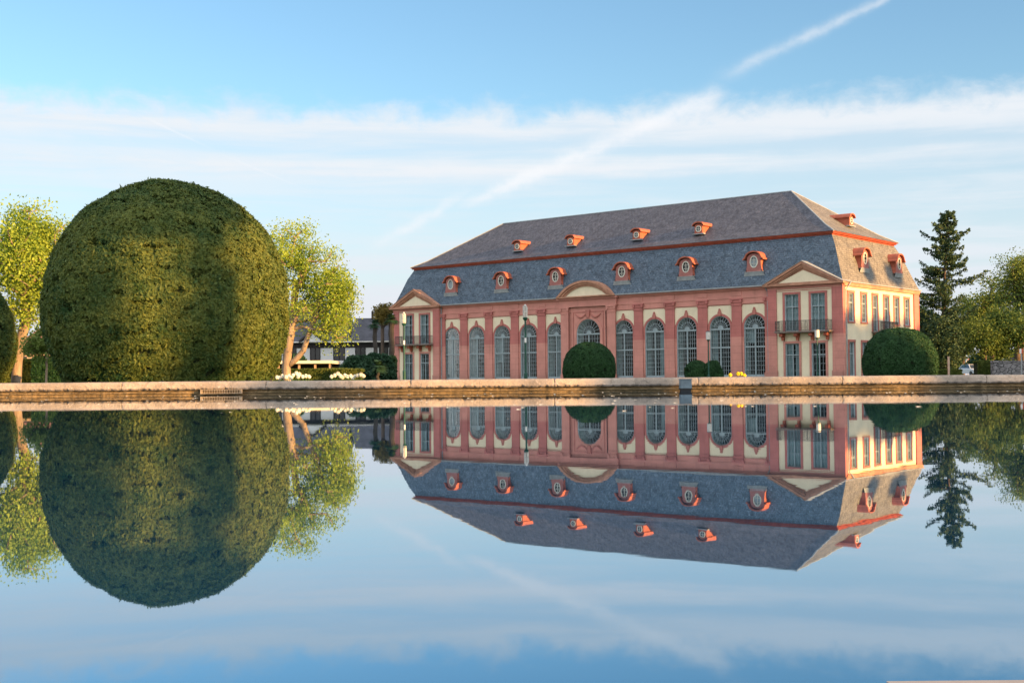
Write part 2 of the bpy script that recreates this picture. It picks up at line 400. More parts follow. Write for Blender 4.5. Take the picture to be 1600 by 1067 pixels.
while x < PX1:
    L = 2.815
    if x + L > PX0:
        sl = MB(); n = 110; jit = random.uniform(-.004, .004)
        rows = []
        for i in range(n + 1):
            xx = x + .006 + (L - .012) * i / n
            e = min(i, n - i); rd = .010 if e == 0 else .0
            chip = max(0, rag(xx * 1.6, k, .024)) + max(0, rag(xx * 4.7, k + 9, .018))
            top = CT + jit - rd + rag(xx, k + 2, .0016)
            rows.append([(xx, .45, top), (xx, .03, top), (xx, .0 , top - .004), (xx, -.028, top - .022), (xx, -.040 + rd, top - .05),
                         (xx, -.046 + rag(xx, k + 4, .005), .122 + chip * .9 + .012), (xx, -.022, .108 + chip * .9), (xx, .08, .105)])
        m_ = len(rows[0]); vs = [q for r in rows for q in r]
        fs = [(i * m_ + j, i * m_ + j + 1, (i + 1) * m_ + j + 1, (i + 1) * m_ + j) for i in range(n) for j in range(m_ - 1)]
        fs += [tuple(range(m_ - 1, -1, -1)), tuple(n * m_ + j for j in range(m_))]
        sl.add(vs, fs); sl.build('coping_slab', M_COPE, rim, smooth=False)
    x += L; k += 1
# overflow grate set in the wall
gx0, gx1 = at(316, 612, PY1)[0], at(378, 612, PY1)[0]
gr = MB(); gr.box(gx0, gx1, -.095, .0, .100, .108); gr.box(gx0, gx1, -.095, .0, .028, .036)
for i in range(25):
    xx = gx0 + (gx1 - gx0) * i / 24; gr.box(xx - .004, xx + .004, -.09, -.082, .036, .100)
gr.box(gx0 - .012, gx0 + .008, -.098, .02, .025, .112); gr.box(gx1 - .008, gx1 + .012, -.098, .02, .025, .112)
gr.build('overflow_grate', surf('pale_rusty_metal', (.42, .34, .24), .6, .3, 6.), rim)
# other three sides of the basin
for nm, bx in (('left', (PX0 - .5, PX0, PY0 - PY1 - .5, .45)), ('right', (PX1, PX1 + .5, PY0 - PY1 - .5, .45)), ('back', (PX0, PX1, PY0 - PY1 - .5, PY0 - PY1))):
    q = MB().box(*bx, -.1, CT).build('coping_slab', M_COPE, rim)
# grey fitting in the water
bxp = at(1071, 612, PY1 - .55)
f0 = empty('water_fitting', (bxp[0], bxp[1], 0), 'square blue-grey box fitting rising from the water before the pool wall', 'box')
q = MB(); hw_ = .108
q.prism([(-hw_, .062), (hw_, .062), (hw_ * .96, .225), (-hw_ * .96, .225)], -.11, .11); q.box(-hw_ * 1.06, hw_ * 1.06, -.12, .12, .225, .24)
q.build('housing', surf('blue_grey_plastic', (.13, .18, .21), .5, .25, 4.), f0)
q = MB(); q.box(-hw_ * 1.04, hw_ * 1.04, -.115, .115, .035, .062); q.box(-hw_ * .9, hw_ * .9, -.10, .10, -.1, .035)
q.build('float_base', surf('black_rubber', (.012, .015, .016), .5, .2, 4.), f0)
# near slab: a sliver at the bottom right of the view
r = fw * F_PX + rt * (1385 - 800) - up * (1063.5 - 533.5); tz = .06
kk = (CAM_H - tz) / -r[2]; nx0, ny0 = r[0] * kk, r[1] * kk
sl = MB().box(0, 1.6, -.9, 0, -.1, tz)
tag(sl.build('stone_slab', surf('grey_step_stone', (.34, .31, .29), .85, .2, 5.), None, (nx0, ny0, 0)), 'grey stone slab just showing at the lower right edge, close to the camera', 'slab')
# floating specks
def specks():
    v = []; f = []
    for i in range(260):
        y = PY1 * (1 - random.random() ** 1.7 * .72) - .3; x = random.uniform(-.48, .48) * y
        s = random.uniform(.004, .013) * (1.6 if y > 10 else .8); a = random.uniform(0, pi); o = len(v)
        n = 6
        for k in range(n): 
            t = 2 * pi * k / n; px_, py_ = s * cos(t) * random.uniform(.7, 1.3), s * .6 * sin(t)
            v.append((x + px_ * cos(a) - py_ * sin(a), y + px_ * sin(a) + py_ * cos(a), .0006 + s * .12 * random.random()))
        f.append(tuple(range(o, o + n)))
    for i in range(150):
        y = random.uniform(9, 23.6) if i % 3 else random.uniform(17, 24); x = random.uniform(-.43, .43) * y; s = random.uniform(.008, .02); o = len(v)
        for k in range(6):
            t = 2 * pi * k / 6; v.append((x + s * 1.6 * cos(t), y + s * .8 * sin(t), .0006 + s * .25 * (k % 2)))
        f.append(tuple(range(o, o + 6)))
    return MB().add(v, f)
tag(specks().build('floating_petals', surf('pale_petals', (.62, .60, .52), .8, .2, 5.)), 'tiny pale petals and seeds floating on the dark pool water', 'petals', kind='stuff')

# ------------------------------------------------------------------ the orangery
TH = 0.69104
BO = (26.642, 100.0, 0.)
bld = empty('orangery_building', BO, 'long pink and cream palace with a grey mansard roof and arched windows', 'building', rz=-TH)
L, W = 50.9, 15.85
YM = .35                                    # the middle facade stands back of the corner pavilions
ZE = 8.0
def holes(m, a0, a1, b0, b1, rects, fn, mi=0):
    """rectangular wall with rectangular holes; fn(a,b)->(x,y,z)"""
    A = sorted({a0, a1, *[r[0] for r in rects], *[r[1] for r in rects]}); B = sorted({b0, b1, *[r[2] for r in rects], *[r[3] for r in rects]})
    for i in range(len(A) - 1):
        for j in range(len(B) - 1):
            ca, cb = (A[i] + A[i + 1]) / 2, (B[j] + B[j + 1]) / 2
            if any(r[0] < ca < r[1] and r[2] < cb < r[3] for r in rects): continue
            m.quad(fn(A[i], B[j]), fn(A[i + 1], B[j]), fn(A[i + 1], B[j + 1]), fn(A[i], B[j + 1]), mi)
# windows of the middle part: (centre x, half width, arch top, spring)
C0 = -25.45
arch = [(C0 + sg * (3.93 + 3.36 * k), 1.02, 5.62) for sg in (-1, 1) for k in range(5)] + [(C0, 1.36, 5.88)]
arch.sort()
XL, XR = -L + 6.62, -6.62                  # limits of the middle part
wall = MB(); spandrels = []
edges = [XL] + [(arch[i][0] + arch[i + 1][0]) / 2 for i in range(10)] + [XR]
for i, (cx, hw, zt) in enumerate(arch):
    a, b = edges[i], edges[i + 1]; zs = zt - hw; ct = 6.5
    yy = YM if i != 5 else YM - .12
    wall.quad((a, yy, 0), (cx - hw, yy, 0), (cx - hw, yy, zs), (a, yy, zs)); wall.quad((cx + hw, yy, 0), (b, yy, 0), (b, yy, zs), (cx + hw, yy, zs))
    wall.quad((cx - hw, yy, 0), (cx + hw, yy, 0), (cx + hw, yy, .35), (cx - hw, yy, .35))
    P = arc(cx, zs, hw, pi, 0, 24)
    for j in range(24):
        wall.quad((P[j][0], yy, P[j][1]), (P[j + 1][0], yy, P[j + 1][1]), (P[j + 1][0], yy, 6.6), (P[j][0], yy, 6.6))
    wall.quad((a, yy, zs), (cx - hw, yy, zs), (cx - hw, yy, 6.6), (a, yy, 6.6)); wall.quad((cx + hw, yy, zs), (b, yy, zs), (b, yy, 6.6), (cx + hw, yy, 6.6))
    if i != 5:                             # cream field over the arch
        ro = hw + .20; zc = zs
        cream = MB(); spandrels.append(cream); Q = arc(cx, zc, ro, pi, 0, 24); yc = yy - .012
        for j in range(24):
            cream.quad((Q[j][0], yc, max(Q[j][1], zs + .35)), (Q[j + 1][0], yc, max(Q[j + 1][1], zs + .35)), (Q[j + 1][0], yc, ct), (Q[j][0], yc, ct))
wall.build('front_wall', M_PINK, bld)
for cream in spandrels: cream.build('spandrel_panel', M_CREAM, bld)
wallp = MB(); wp = MB()
PAVW = [1.36, 5.55]                          # x distances of the cream field
def win_rects(x0):                           # pavilion whose right corner is at x0
    r = []
    for c in (4.45, 2.10): r += [(x0 - c - .62, x0 - c + .62, 4.05, 7.12), (x0 - c - .62, x0 - c + .62, .25, 3.05)]
    return r
rL = win_rects(-L + 6.62); rR = win_rects(0)
# far pavilion mirrored: windows at 2.1 and 4.5 from the outer edge too
holes(wallp, -6.62, 0, 0, 7.6, rR, lambda a, b: (a, 0, b))
holes(wallp, -L, -L + 6.62, 0, 7.6, rL, lambda a, b: (a, 0, b))
side_c = [1.62, 4.12, 6.38, 8.72, 10.9, 13.2]
sr = []
for i, c in enumerate(side_c):
    fr_ = i in (2, 3)
    sr += [(c - .50, c + .50, 4.05 if fr_ else 4.76, 7.12), (c - .50, c + .50, .3, 3.1)]
holes(wallp, 0, W, 0, 7.86, sr, lambda a, b: (0, a, b))
# returns, left end wall and back wall
wallp.quad((-L + 6.62, 0, 0), (-L + 6.62, YM, 0), (-L + 6.62, YM, 7.9), (-L + 6.62, 0, 7.9), 1)
wallp.quad((-6.62, YM, 0), (-6.62, 0, 0), (-6.62, 0, 7.9), (-6.62, YM, 7.9), 1)
wallp.quad((-L, W, 0), (-L, 0, 0), (-L, 0, 7.9), (-L, W, 7.9)); wallp.quad((0, W, 0), (-L, W, 0), (-L, W, 7.9), (0, W, 7.9))
wallp.build('pavilion_wall', [M_CREAM, M_PINK], bld)
# dim inside: floor, back and partition
ins = MB(); ins.quad((-L, .9, .2), (0, .9, .2), (0, W - .3, .2), (-L, W - .3, .2)); ins.quad((-L + .2, 9, 0), (-.2, 9, 0), (-.2, 9, 7.8), (-L + .2, 9, 7.8))
ins.quad((-L, .9, 7.7), (0, .9, 7.7), (0, W - .2, 7.7), (-L, W - .2, 7.7))
ins.quad((-6.4, 1.2, 0), (-6.4, 9, 0), (-6.4, 9, 7.7), (-6.4, 1.2, 7.7)); ins.quad((-L + 6.4, 1.2, 0), (-L + 6.4, 9, 0), (-L + 6.4, 9, 7.7), (-L + 6.4, 1.2, 7.7))
ins.build('interior', M_INSIDE, bld)
# pilasters, capitals, entablature
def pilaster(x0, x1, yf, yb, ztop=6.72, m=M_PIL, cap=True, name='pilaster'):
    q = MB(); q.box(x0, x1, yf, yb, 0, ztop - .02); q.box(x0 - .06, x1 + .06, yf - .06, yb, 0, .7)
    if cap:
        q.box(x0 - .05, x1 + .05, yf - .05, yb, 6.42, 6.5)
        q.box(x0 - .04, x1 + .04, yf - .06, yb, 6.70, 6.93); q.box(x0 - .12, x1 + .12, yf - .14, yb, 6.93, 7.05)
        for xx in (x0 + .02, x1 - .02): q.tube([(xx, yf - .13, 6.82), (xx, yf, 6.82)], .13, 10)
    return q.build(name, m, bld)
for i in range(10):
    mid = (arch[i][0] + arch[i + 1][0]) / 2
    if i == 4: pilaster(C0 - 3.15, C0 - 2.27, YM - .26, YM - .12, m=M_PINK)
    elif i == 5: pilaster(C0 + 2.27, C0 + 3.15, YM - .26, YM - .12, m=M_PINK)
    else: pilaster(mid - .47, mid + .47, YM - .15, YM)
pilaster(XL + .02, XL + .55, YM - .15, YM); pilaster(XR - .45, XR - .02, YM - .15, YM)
# central bay inner panel lines + garland
q = MB()
for sx in (-1, 1): q.box(C0 + sx * 1.78, C0 + sx * 1.70, YM - .16, YM - .12, .4, 6.55)
q.box(C0 - 1.78, C0 + 1.78, YM - .16, YM - .12, 6.5, 6.6)
for sx in (-1, 1):
    q.tube([(C0 + sx * (.25 + 1.2 * t), YM - .17, 6.38 - .35 * sin(pi * t) ) for t in np.linspace(0, 1, 10)], [.05 + .05 * sin(pi * t) for t in np.linspace(0, 1, 10)], 6)
q.prism([(C0 - .16, 6.0), (C0 + .16, 6.0), (C0 + .24, 6.72), (C0 - .24, 6.72)], YM - .28, YM - .12)
q.build('garland_relief', M_STONE, bld)
ent = MB()
ent.box(XL, XR, YM - .10, YM, 6.58, 6.70)                                # band over the cream fields
ent.box(XL, C0 - 3.3, YM - .12, YM, 7.05, 7.22); ent.box(C0 + 3.3, XR, YM - .12, YM, 7.05, 7.22)
ent.box(XL, XR, YM - .07, YM, 6.70, 7.05); 
ent.box(XL, XR, YM - .06, YM, 7.22, 7.72)
ent.box(XL, XR, YM - .22, YM, 7.72, 7.82); ent.box(XL, XR, YM - .34, YM, 7.82, 7.92)
ent.box(C0 - 3.3, C0 + 3.3, YM - .30, YM - .0, 7.05, 7.72); ent.box(C0 - 3.36, C0 + 3.36, YM - .34, YM, 7.05, 7.2)
ent.box(C0 - 3.5, C0 + 3.5, YM - .50, YM, 7.72, 7.93)
for i, (cx, hw, zt) in enumerate(arch):                                  # blank panel joints in the frieze
    if i != 5: ent.box(cx + 1.15, cx + 2.15, YM - .10, YM - .06, 7.26, 7.68)
for x0 in (-6.62, -L):
    ent.box(x0 - .03, x0 + 6.65, -.07, .3, 7.55, 7.72); ent.box(x0 - .1, x0 + 6.72, -.16, .3, 7.72, 7.80)
    ent.box(x0 - .02, x0 + 6.64, -.05, .3, 7.40, 7.47)
ent.build('entablature', M_PINK, bld)
# pavilion corner pilasters
for x0 in (-6.62, -L):
    for a, b in ((0, .80), (6.62 - .86, 6.62)):
        MB().box(x0 + a, x0 + b, -.10, 0, 0, 7.55).box(x0 + a - .05, x0 + b + .05, -.15, 0, 0, .8).build('pilaster', M_PIL, bld)
q = MB().box(0, .10, -.10, .38, 0, 7.86); q.build('pilaster', M_PIL, bld)
q = MB().box(0, .12, 14.7, W, 0, 7.86); q.build('pilaster', M_PIL, bld)
# side cornice
MB().box(0, .18, .1, W, 7.62, 7.74).box(0, .2, -.1, W + .1, 7.74, 7.90).build('side_cornice', M_PEDI, bld)

# ---- arched windows
CURT = {0: (-.95, .1, .5), 1: (-.95, -.25, .5), 2: (-.95, -.1, 2.0), 4: (-.2, .5, .5), 7: (.35, .95, .5), 9: (-.95, -.5, 1.5), 10: (-.95, -.1, 3.2)}
def arched_window(i, cx, hw, zt):
    zs = zt - hw; yy = (YM if i != 5 else YM - .12) + .10; zb = .35
    fr = MB()
    def bar(x0, x1, z0, z1, d=.05): fr.box(x0, x1, yy - d, yy + d, z0, z1)
    bar(-hw, -hw + .085, zb, zs); bar(hw - .085, hw, zb, zs)
    fr.strip(arc(0, zs, hw - .085, pi, 0, 24), arc(0, zs, hw, pi, 0, 24), yy - .05, yy + .05)
    t1, t2 = 4.47, 2.88
    bar(-hw + .085, hw - .085, t1 - .075, t1 + .075, .075); bar(-hw + .085, hw - .085, t2 - .065, t2 + .065, .07); bar(-hw, hw, zb, zb + .18)
    bar(-.065, .065, zb, t1, .06)
    mu = MB(); ymu = yy - .01
    for sg in (-1, 1):
        for k in (1, 2, 3):
            x = sg * (.065 + (hw - .15) * k / 4); mu.box(x - .014, x + .014, ymu - .02, ymu + .02, zb + .18, t2 - .065); mu.box(x - .014, x + .014, ymu - .02, ymu + .02, t2 + .065, t1 - .075)
    for z0, z1, n in ((t2 + .065, t1 - .075, 4), (zb + .18, t2 - .065, 6)):
        for k in range(1, n):
            z = z0 + (z1 - z0) * k / n
            for a, b in ((-hw + .085, -.065), (.065, hw - .085)): mu.box(a, b, ymu - .018, ymu + .018, z - .015, z + .015)
    zc = t1 + .075
    R = hw - .085
    for k in range(1, 10):
        a = pi * k / 10
        mu.prism([(.26 * cos(a) - .018 * sin(a), zc + .26 * sin(a) + .018 * cos(a)), (.26 * cos(a) + .018 * sin(a), zc + .26 * sin(a) - .018 * cos(a)),
                  (R * cos(a) + .018 * sin(a), zc + (R + zs - zc) * sin(a) - .018 * cos(a)), (R * cos(a) - .018 * sin(a), zc + (R + zs - zc) * sin(a) + .018 * cos(a))], ymu - .018, ymu + .018)
    mu.strip(arc(0, zc, .62, 0, pi, 20), arc(0, zc, .66, 0, pi, 20), ymu - .022, ymu + .022)
    mu.prism(arc(0, zc, .26, 0, pi, 12), ymu - .03, ymu + .03)
    o = fr.build('arched_window', M_FRAME, bld, (cx, 0, 0))
    mu.build('muntins', M_FRAME, o)
    gs = MB(); P = [(-hw, zb)] + arc(0, zs, hw, pi, 0, 24) + [(hw, zb)]
    gs.add([(x, yy + .012, z) for x, z in P], [tuple(range(len(P)))]); gs.build('glass', M_GLASS, o)
    rv = MB(); d0, d1 = yy - .1, yy + 1.0
    Q = [(-hw, zb)] + arc(0, zs, hw, pi, 0, 24) + [(hw, zb)]
    for j in range(len(Q)):
        a, b = Q[j], Q[(j + 1) % len(Q)]; rv.quad((a[0], d0, a[1]), (b[0], d0, b[1]), (b[0] * 1.0, d1, b[1]), (a[0] * 1.0, d1, a[1]))
    # wall back face so light does not leak
    rv.build('reveal', M_REVEAL, o)
    tr = MB(); yb = yy - .10
    wd = .17 if i != 5 else .30
    if i in CURT:
        a_, b_, z_ = CURT[i]; cu = MB(); n_ = 12
        for k in range(n_):
            xa, xb = hw * (a_ + (b_ - a_) * k / n_), hw * (a_ + (b_ - a_) * (k + 1) / n_)
            cu.quad((xa, yy + .3 + .03 * sin(k * 2.2), z_), (xb, yy + .3 + .03 * sin(k * 2.2 + 2.2), z_), (xb, yy + .3 + .03 * sin(k * 2.2 + 2.2), 4.4), (xa, yy + .3 + .03 * sin(k * 2.2), 4.4))
        cu.build('curtain', M_CURTAIN, o)
    tr.strip([(-hw, .3)] + arc(0, zs, hw, pi, 0, 24) + [(hw, .3)], [(-hw - wd, .3)] + arc(0, zs, hw + wd, pi, 0, 24) + [(hw + wd, .3)], yb - .06, yb)
    tr.build('surround', M_PINK if i == 5 else M_PIL, o)
    if i != 5:
        ks = MB(); ks.prism([(-.13, zt - .02), (.13, zt - .02), (.17, zt + .26), (.10, zt + .42), (.05, zt + .62), (-.05, zt + .62), (-.10, zt + .42), (-.17, zt + .26)], yb - .16, yb)
        ks.build('keystone', M_STONE, o)
for i, (cx, hw, zt) in enumerate(arch): arched_window(i, cx, hw, zt)

# ---- rectangular windows: built in a local frame (a across, front at -y)
def rect_window(loc, rz, w_, z0, z1, rows, blind, blank=False, trim=.19, cols=4, name='window'):
    fr = MB(); yy = .14
    fr.box(-w_, -w_ + .07, yy - .04, yy + .04, z0, z1); fr.box(w_ - .07, w_, yy - .04, yy + .04, z0, z1)
    fr.box(-w_ + .07, w_ - .07, yy - .04, yy + .04, z1 - .08, z1); fr.box(-w_ + .07, w_ - .07, yy - .04, yy + .04, z0, z0 + .1)
    zt = z0 + (z1 - z0) * .66
    fr.box(-w_ + .07, w_ - .07, yy - .06, yy + .06, zt - .05, zt + .05); fr.box(-.045, .045, yy - .05, yy + .05, z0 + .1, z1 - .08)
    o = fr.build(name, M_FRAME, bld, loc, rz)
    mu = MB()
    for k in range(1, rows):
        z = z0 + (z1 - z0) * k / rows
        if abs(z - zt) > .08: mu.box(-w_ + .07, w_ - .07, yy - .015, yy + .015, z - .014, z + .014)
    for sg in (-1, 1): mu.box(sg * w_ * .5 - .014, sg * w_ * .5 + .014, yy - .015, yy + .015, z0 + .1, z1 - .08)
    mu.build('muntins', M_FRAME, o)
    MB().quad((-w_, yy + .012, z0), (w_, yy + .012, z0), (w_, yy + .012, z1), (-w_, yy + .012, z1)).build('glass', M_GLASS, o)
    c = MB(); n = 14
    if blank or blind is not None:
        zc = z0 if blank else z0 + (z1 - z0) * (0.0 if blind is M_CURTAIN else .12)
        for side in ((-1, 1) if not blank else (0,)):
            a0, a1 = (-w_, w_) if blank else ((-w_, -.12) if side < 0 else (.16, w_))
            for k in range(n):
                xa, xb = a0 + (a1 - a0) * k / n, a0 + (a1 - a0) * (k + 1) / n
                ya = yy + .10 + .018 * sin(k * 1.9); yb = yy + .10 + .018 * sin((k + 1) * 1.9)
                c.quad((xa, ya, zc), (xb, yb, zc), (xb, yb, z1), (xa, ya, z1))
        c.build('curtain', blind or M_CURTAIN, o)
    r_ = MB()
    for a, b in (((-w_, z0), (-w_, z1)), ((w_, z0), (w_, z1)), ((-w_, z1), (w_, z1)), ((-w_, z0), (w_, z0))):
        r_.quad((a[0], 0, a[1]), (b[0], 0, b[1]), (b[0], .45, b[1]), (a[0], .45, a[1]))
    r_.build('reveal', M_REVEAL, o)
    t = MB(); t.box(-w_ - trim, -w_, -.055, 0, z0 - .0, z1); t.box(w_, w_ + trim, -.055, 0, z0, z1); t.box(-w_ - trim, w_ + trim, -.07, 0, z1, z1 + trim)
    if z0 > 1: t.box(-w_ - trim, w_ + trim, -.08, 0, z0 - .12, z0)
    t.build('surround', M_STONE if w_ < .55 else M_PIL, o)
    return o
for x0 in (0, -L + 6.62):
    for c in (4.45, 2.10):
        rect_window((x0 - c, 0, 0), 0, .62, 4.05, 7.12, 6, M_CURTAIN, blank=(x0 == 0))
        rect_window((x0 - c, 0, 0), 0, .62, .25, 3.05, 5, M_CURTAIN if c > 3 else None)
for i, c in enumerate(side_c):
    rect_window((0, c, 0), pi / 2, .50, 4.05 if i in (2, 3) else 4.76, 7.12, 6, M_BLIND, blank=(i > 3))
    rect_window((0, c, 0), pi / 2, .50, .3, 3.1, 5, M_BLIND)

# ---- balconies
def balcony(loc, rz, hw, zs, dep=.85):
    s = MB(); s.box(-hw, hw, -dep, 0, zs - .06, zs); s.box(-hw + .06, hw - .06, -dep + .06, 0, zs - .13, zs - .06)
    o = s.build('balcony', M_BALC, bld, loc, rz)
    for x in np.linspace(-hw + .5, hw - .5, 4 if hw > 1.6 else 2):
        b = MB()
        b.prism([(x - .14, zs - .13), (x + .14, zs - .13), (x + .14, zs - .40), (x - .14, zs - .40)], -.55, -.055)
        b.prism([(x - .13, zs - .40), (x + .13, zs - .40), (x + .09, zs - .75), (x - .09, zs - .75)], -.28, -.055)
        b.tube([(x - .15, -.50, zs - .30), (x + .15, -.50, zs - .30)], .13, 10)
        b.build('bracket', M_ORANGE, o)
    r_ = MB(); h = .86; hx = hw - .12; yf = -dep + .08
    for z in (zs + .08, zs + h): r_.box(-hx, hx, yf - .018, yf + .018, z - .018, z + .018); r_.box(-hx, -hx + .03, yf, -.02, z - .018, z + .018); r_.box(hx - .03, hx, yf, -.02, z - .018, z + .018)
    n = int(hx * 2 / .13)
    for k in range(n + 1):
        x = -hx + 2 * hx * k / n; wd = .02 if k % 7 == 0 else .009
        if k < n:
            xm = x + hx / n; r_.tube([(x, yf, zs + .1), (xm, yf - .05, zs + .3), (x + .02, yf, zs + .5), (xm, yf, zs + h)], .010, 4, cap=False)
        r_.box(x - wd, x + wd, yf - wd, yf + wd, zs, zs + h)
    for k in range(6):
        y = yf + (-.02 - yf) * k / 6
        for sx in (-hx, hx - .02): r_.box(sx, sx + .02, y, y + .02, zs, zs + h)
    r_.build('railing', M_IRON, o)
balcony((-3.22, 0, 0), 0, 2.48, 4.03); balcony((-L + 3.35, 0, 0), 0, 2.48, 4.03); balcony((0, 7.55, 0), pi / 2, 1.95, 4.03)

# ---- roof
RO = .12                                   # overhang of the main gutter
prof = [(-RO, 8.02), (-.0, 8.30), (.22, 8.86), (.56, 9.75), (1.02, 11.05), (1.52, 12.02)]
def ring(ins, z, ym): return [(-L + ins, ym + ins, z), (-ins, ym + ins, z), (-ins, W - ins, z), (-L + ins, W - ins, z)]
rf = MB(); rf.uv = []
def rquad(m, a, b, c, d, mi, ax):
    m.quad(a, b, c, d, mi)
    ln = lambda p, q: sqrt(sum((p[i] - q[i]) ** 2 for i in range(3)))
    m.uv.append([(p[ax], p[2] * 1.25) for p in (a, b, c, d)])
for k in range(len(prof) - 1):
    A = ring(*prof[k], 0.05); B = ring(*prof[k + 1], 0.05)
    for j in range(4):
        jn = (j + 1) % 4; rquad(rf, A[j], A[jn], B[jn], B[j], 1 if j == 1 else 0, 0 if j in (0, 2) else 1)
rf.build('lower_roof', [M_SLATE, M_SLATE_END], bld)
gt = MB()
gt.box(-L + 6.9, -6.9, YM - .54, YM - .40, 7.93, 8.04); gt.box(.14, .28, -.1, W + .2, 7.93, 8.03)
for x0 in (-6.62, -L): gt.box(x0 - .3, x0 + 6.9, -.34, -.2, 7.93, 7.96)
gt.build('gutter', M_LEAD, bld)
# soffit closing the eave
MB().box(-L - .1, .13, YM - .40, W + .3, 7.90, 7.93).build('soffit', M_PINK, bld)
# upper cornice
U = 1.28
uc = MB()
for ins, z0, z1 in ((U + .22, 12.0, 12.10), (U + .08, 12.10, 12.20), (U, 12.20, 12.28)):
    for y0, y1 in ((ins, ins + .5), (W - ins - .5, W - ins)): uc.box(-L + ins, -ins, y0 + .05, y1 + .05 if y0 == ins else y1, z0, z1)
    for x0, x1 in ((-L + ins, -L + ins + .5), (-ins - .5, -ins)): uc.box(x0, x1, ins + .55, W - ins - .5, z0, z1)
uc.build('upper_eave_cornice', M_CORN, bld)
E0, E1 = U - .06, 2.55; zr = 17.0
lev = [(E0, 12.29), (2.5, 12.98)]
ur = MB(); ur.uv = []
A = ring(*lev[0], .05); B = ring(*lev[1], .05)
for j in range(4): rquad(ur, A[j], A[(j + 1) % 4], B[(j + 1) % 4], B[j], 1 if j == 1 else 0, 0 if j in (0, 2) else 1)
R1 = (-L + 8.7, W / 2 + .02, zr); R2 = (-8.35, W / 2 + .02, zr)
rquad(ur, B[0], B[1], R2, R1, 0, 0); rquad(ur, B[2], B[3], R1, R2, 0, 0)
ur.add([B[1], B[2], R2], [(0, 1, 2)], 1); ur.uv.append([(p[1], p[2] * 1.25) for p in (B[1], B[2], R2)])
ur.add([B[3], B[0], R1], [(0, 1, 2)], 0); ur.uv.append([(p[1], p[2] * 1.25) for p in (B[3], B[0], R1)])
ur.build('upper_roof', [M_SLATE_UP, M_SLATE_END], bld)
q = MB()
for a, b in ((R1, R2), (B[0], R1), (B[1], R2), (B[2], R2), (A[1], B[1]), (A[0], B[0]), (A[2], B[2])): q.tube([a, b], .07, 6)
q.build('ridge_capping', M_LEAD, bld)

# ---- triangular pediments
def pediment(x0):
    cx = x0 + 3.31; hw = 3.62; zb = 7.96; za = 9.78
    t = MB(); ti = 2.35; t.prism([(cx - ti, zb + .12), (cx + ti, zb + .12), (cx, zb + 1.10)], -.16, -.12)
    o = MB()
    o.box(cx - hw, cx + hw, -.44, .1, zb - .14, zb); o.box(cx - hw + .1, cx + hw - .1, -.30, .1, zb, zb + .10)
    sl = (za - zb) / hw
    def rake(off0, off1, y0, y1):
        for sg in (-1, 1):
            P = [(cx + sg * hw, zb - off0), (cx, za - off0), (cx, za - off1), (cx + sg * hw, zb - off1)]
            P = [(p[0], max(p[1], zb)) for p in P]
            if off1 > 0: 
                xi = cx + sg * hw * (1 - off1 / (za - zb)); xo = cx + sg * hw * (1 - off0 / (za - zb))
                P = [(xo, zb), (cx, za - off0), (cx, za - off1), (xi, zb)]
            o.prism(P, y0, y1)
    rake(0, .22, -.46, .1); rake(.22, .40, -.34, .1); rake(.40, .52, -.24, .1)
    p = o.build('pediment', M_PEDI, bld)
    t.build('tympanum', M_CREAM, p)
    # back field behind the mouldings
    bk = MB(); bk.prism([(cx - hw + .1, zb), (cx + hw - .1, zb), (cx, za - .05)], -.12, .0); bk.build('tympanum_field', M_PEDI, p)
    r_ = MB(); r_.uv = []
    for sg in (-1, 1):
        a, b = (cx + sg * (hw + .04), -.50, zb + .02), (cx, -.50, za + .05); c, d = (cx, 1.4, za + .05), (cx + sg * (hw + .04), 1.4, zb + .02)
        rquad(r_, a, b, c, d, 0, 1)
        a2, b2, c2_, d2 = [(v[0], v[1], v[2] - .035) for v in (a, b, c, d)]
        rquad(r_, a2, b2, b, a, 0, 0)
    r_.build('pediment_roof', M_LEAD if x0 > -20 else M_PEDI, p)
pediment(-6.62); pediment(-L)
# ---- segmental pediment
def seg_pediment():
    hw = 3.25; h = 1.52; zb = 7.96; R = (hw * hw + h * h) / (2 * h); zc = zb + h - R; a0 = math.asin(hw / R)
    A_ = lambda r, n=28, cut=zb: [(C0 + r * sin(a), max(zc + r * cos(a), cut)) for a in np.linspace(-a0, a0, n)]
    o = MB(); o.box(C0 - hw - .08, C0 + hw + .08, YM - .80, YM - .1, zb - .05, zb + .07)
    cut = zb + .07
    o.strip(A_(R - .22, cut=cut), A_(R, cut=cut), YM - .86, YM + 1.2); o.strip(A_(R - .40, cut=cut), A_(R - .22, cut=cut), YM - .74, YM); o.strip(A_(R - .56, cut=cut), A_(R - .40, cut=cut), YM - .62, YM)
    p = o.build('pediment', M_PEDI, bld)
    t = MB(); P = [q_ for q_ in A_(R - .56, cut=cut)]; t.prism([(P[0][0], zb)] + P + [(P[-1][0], zb)], YM - .52, YM - .3); t.build('tympanum', M_CREAM, p)
seg_pediment()

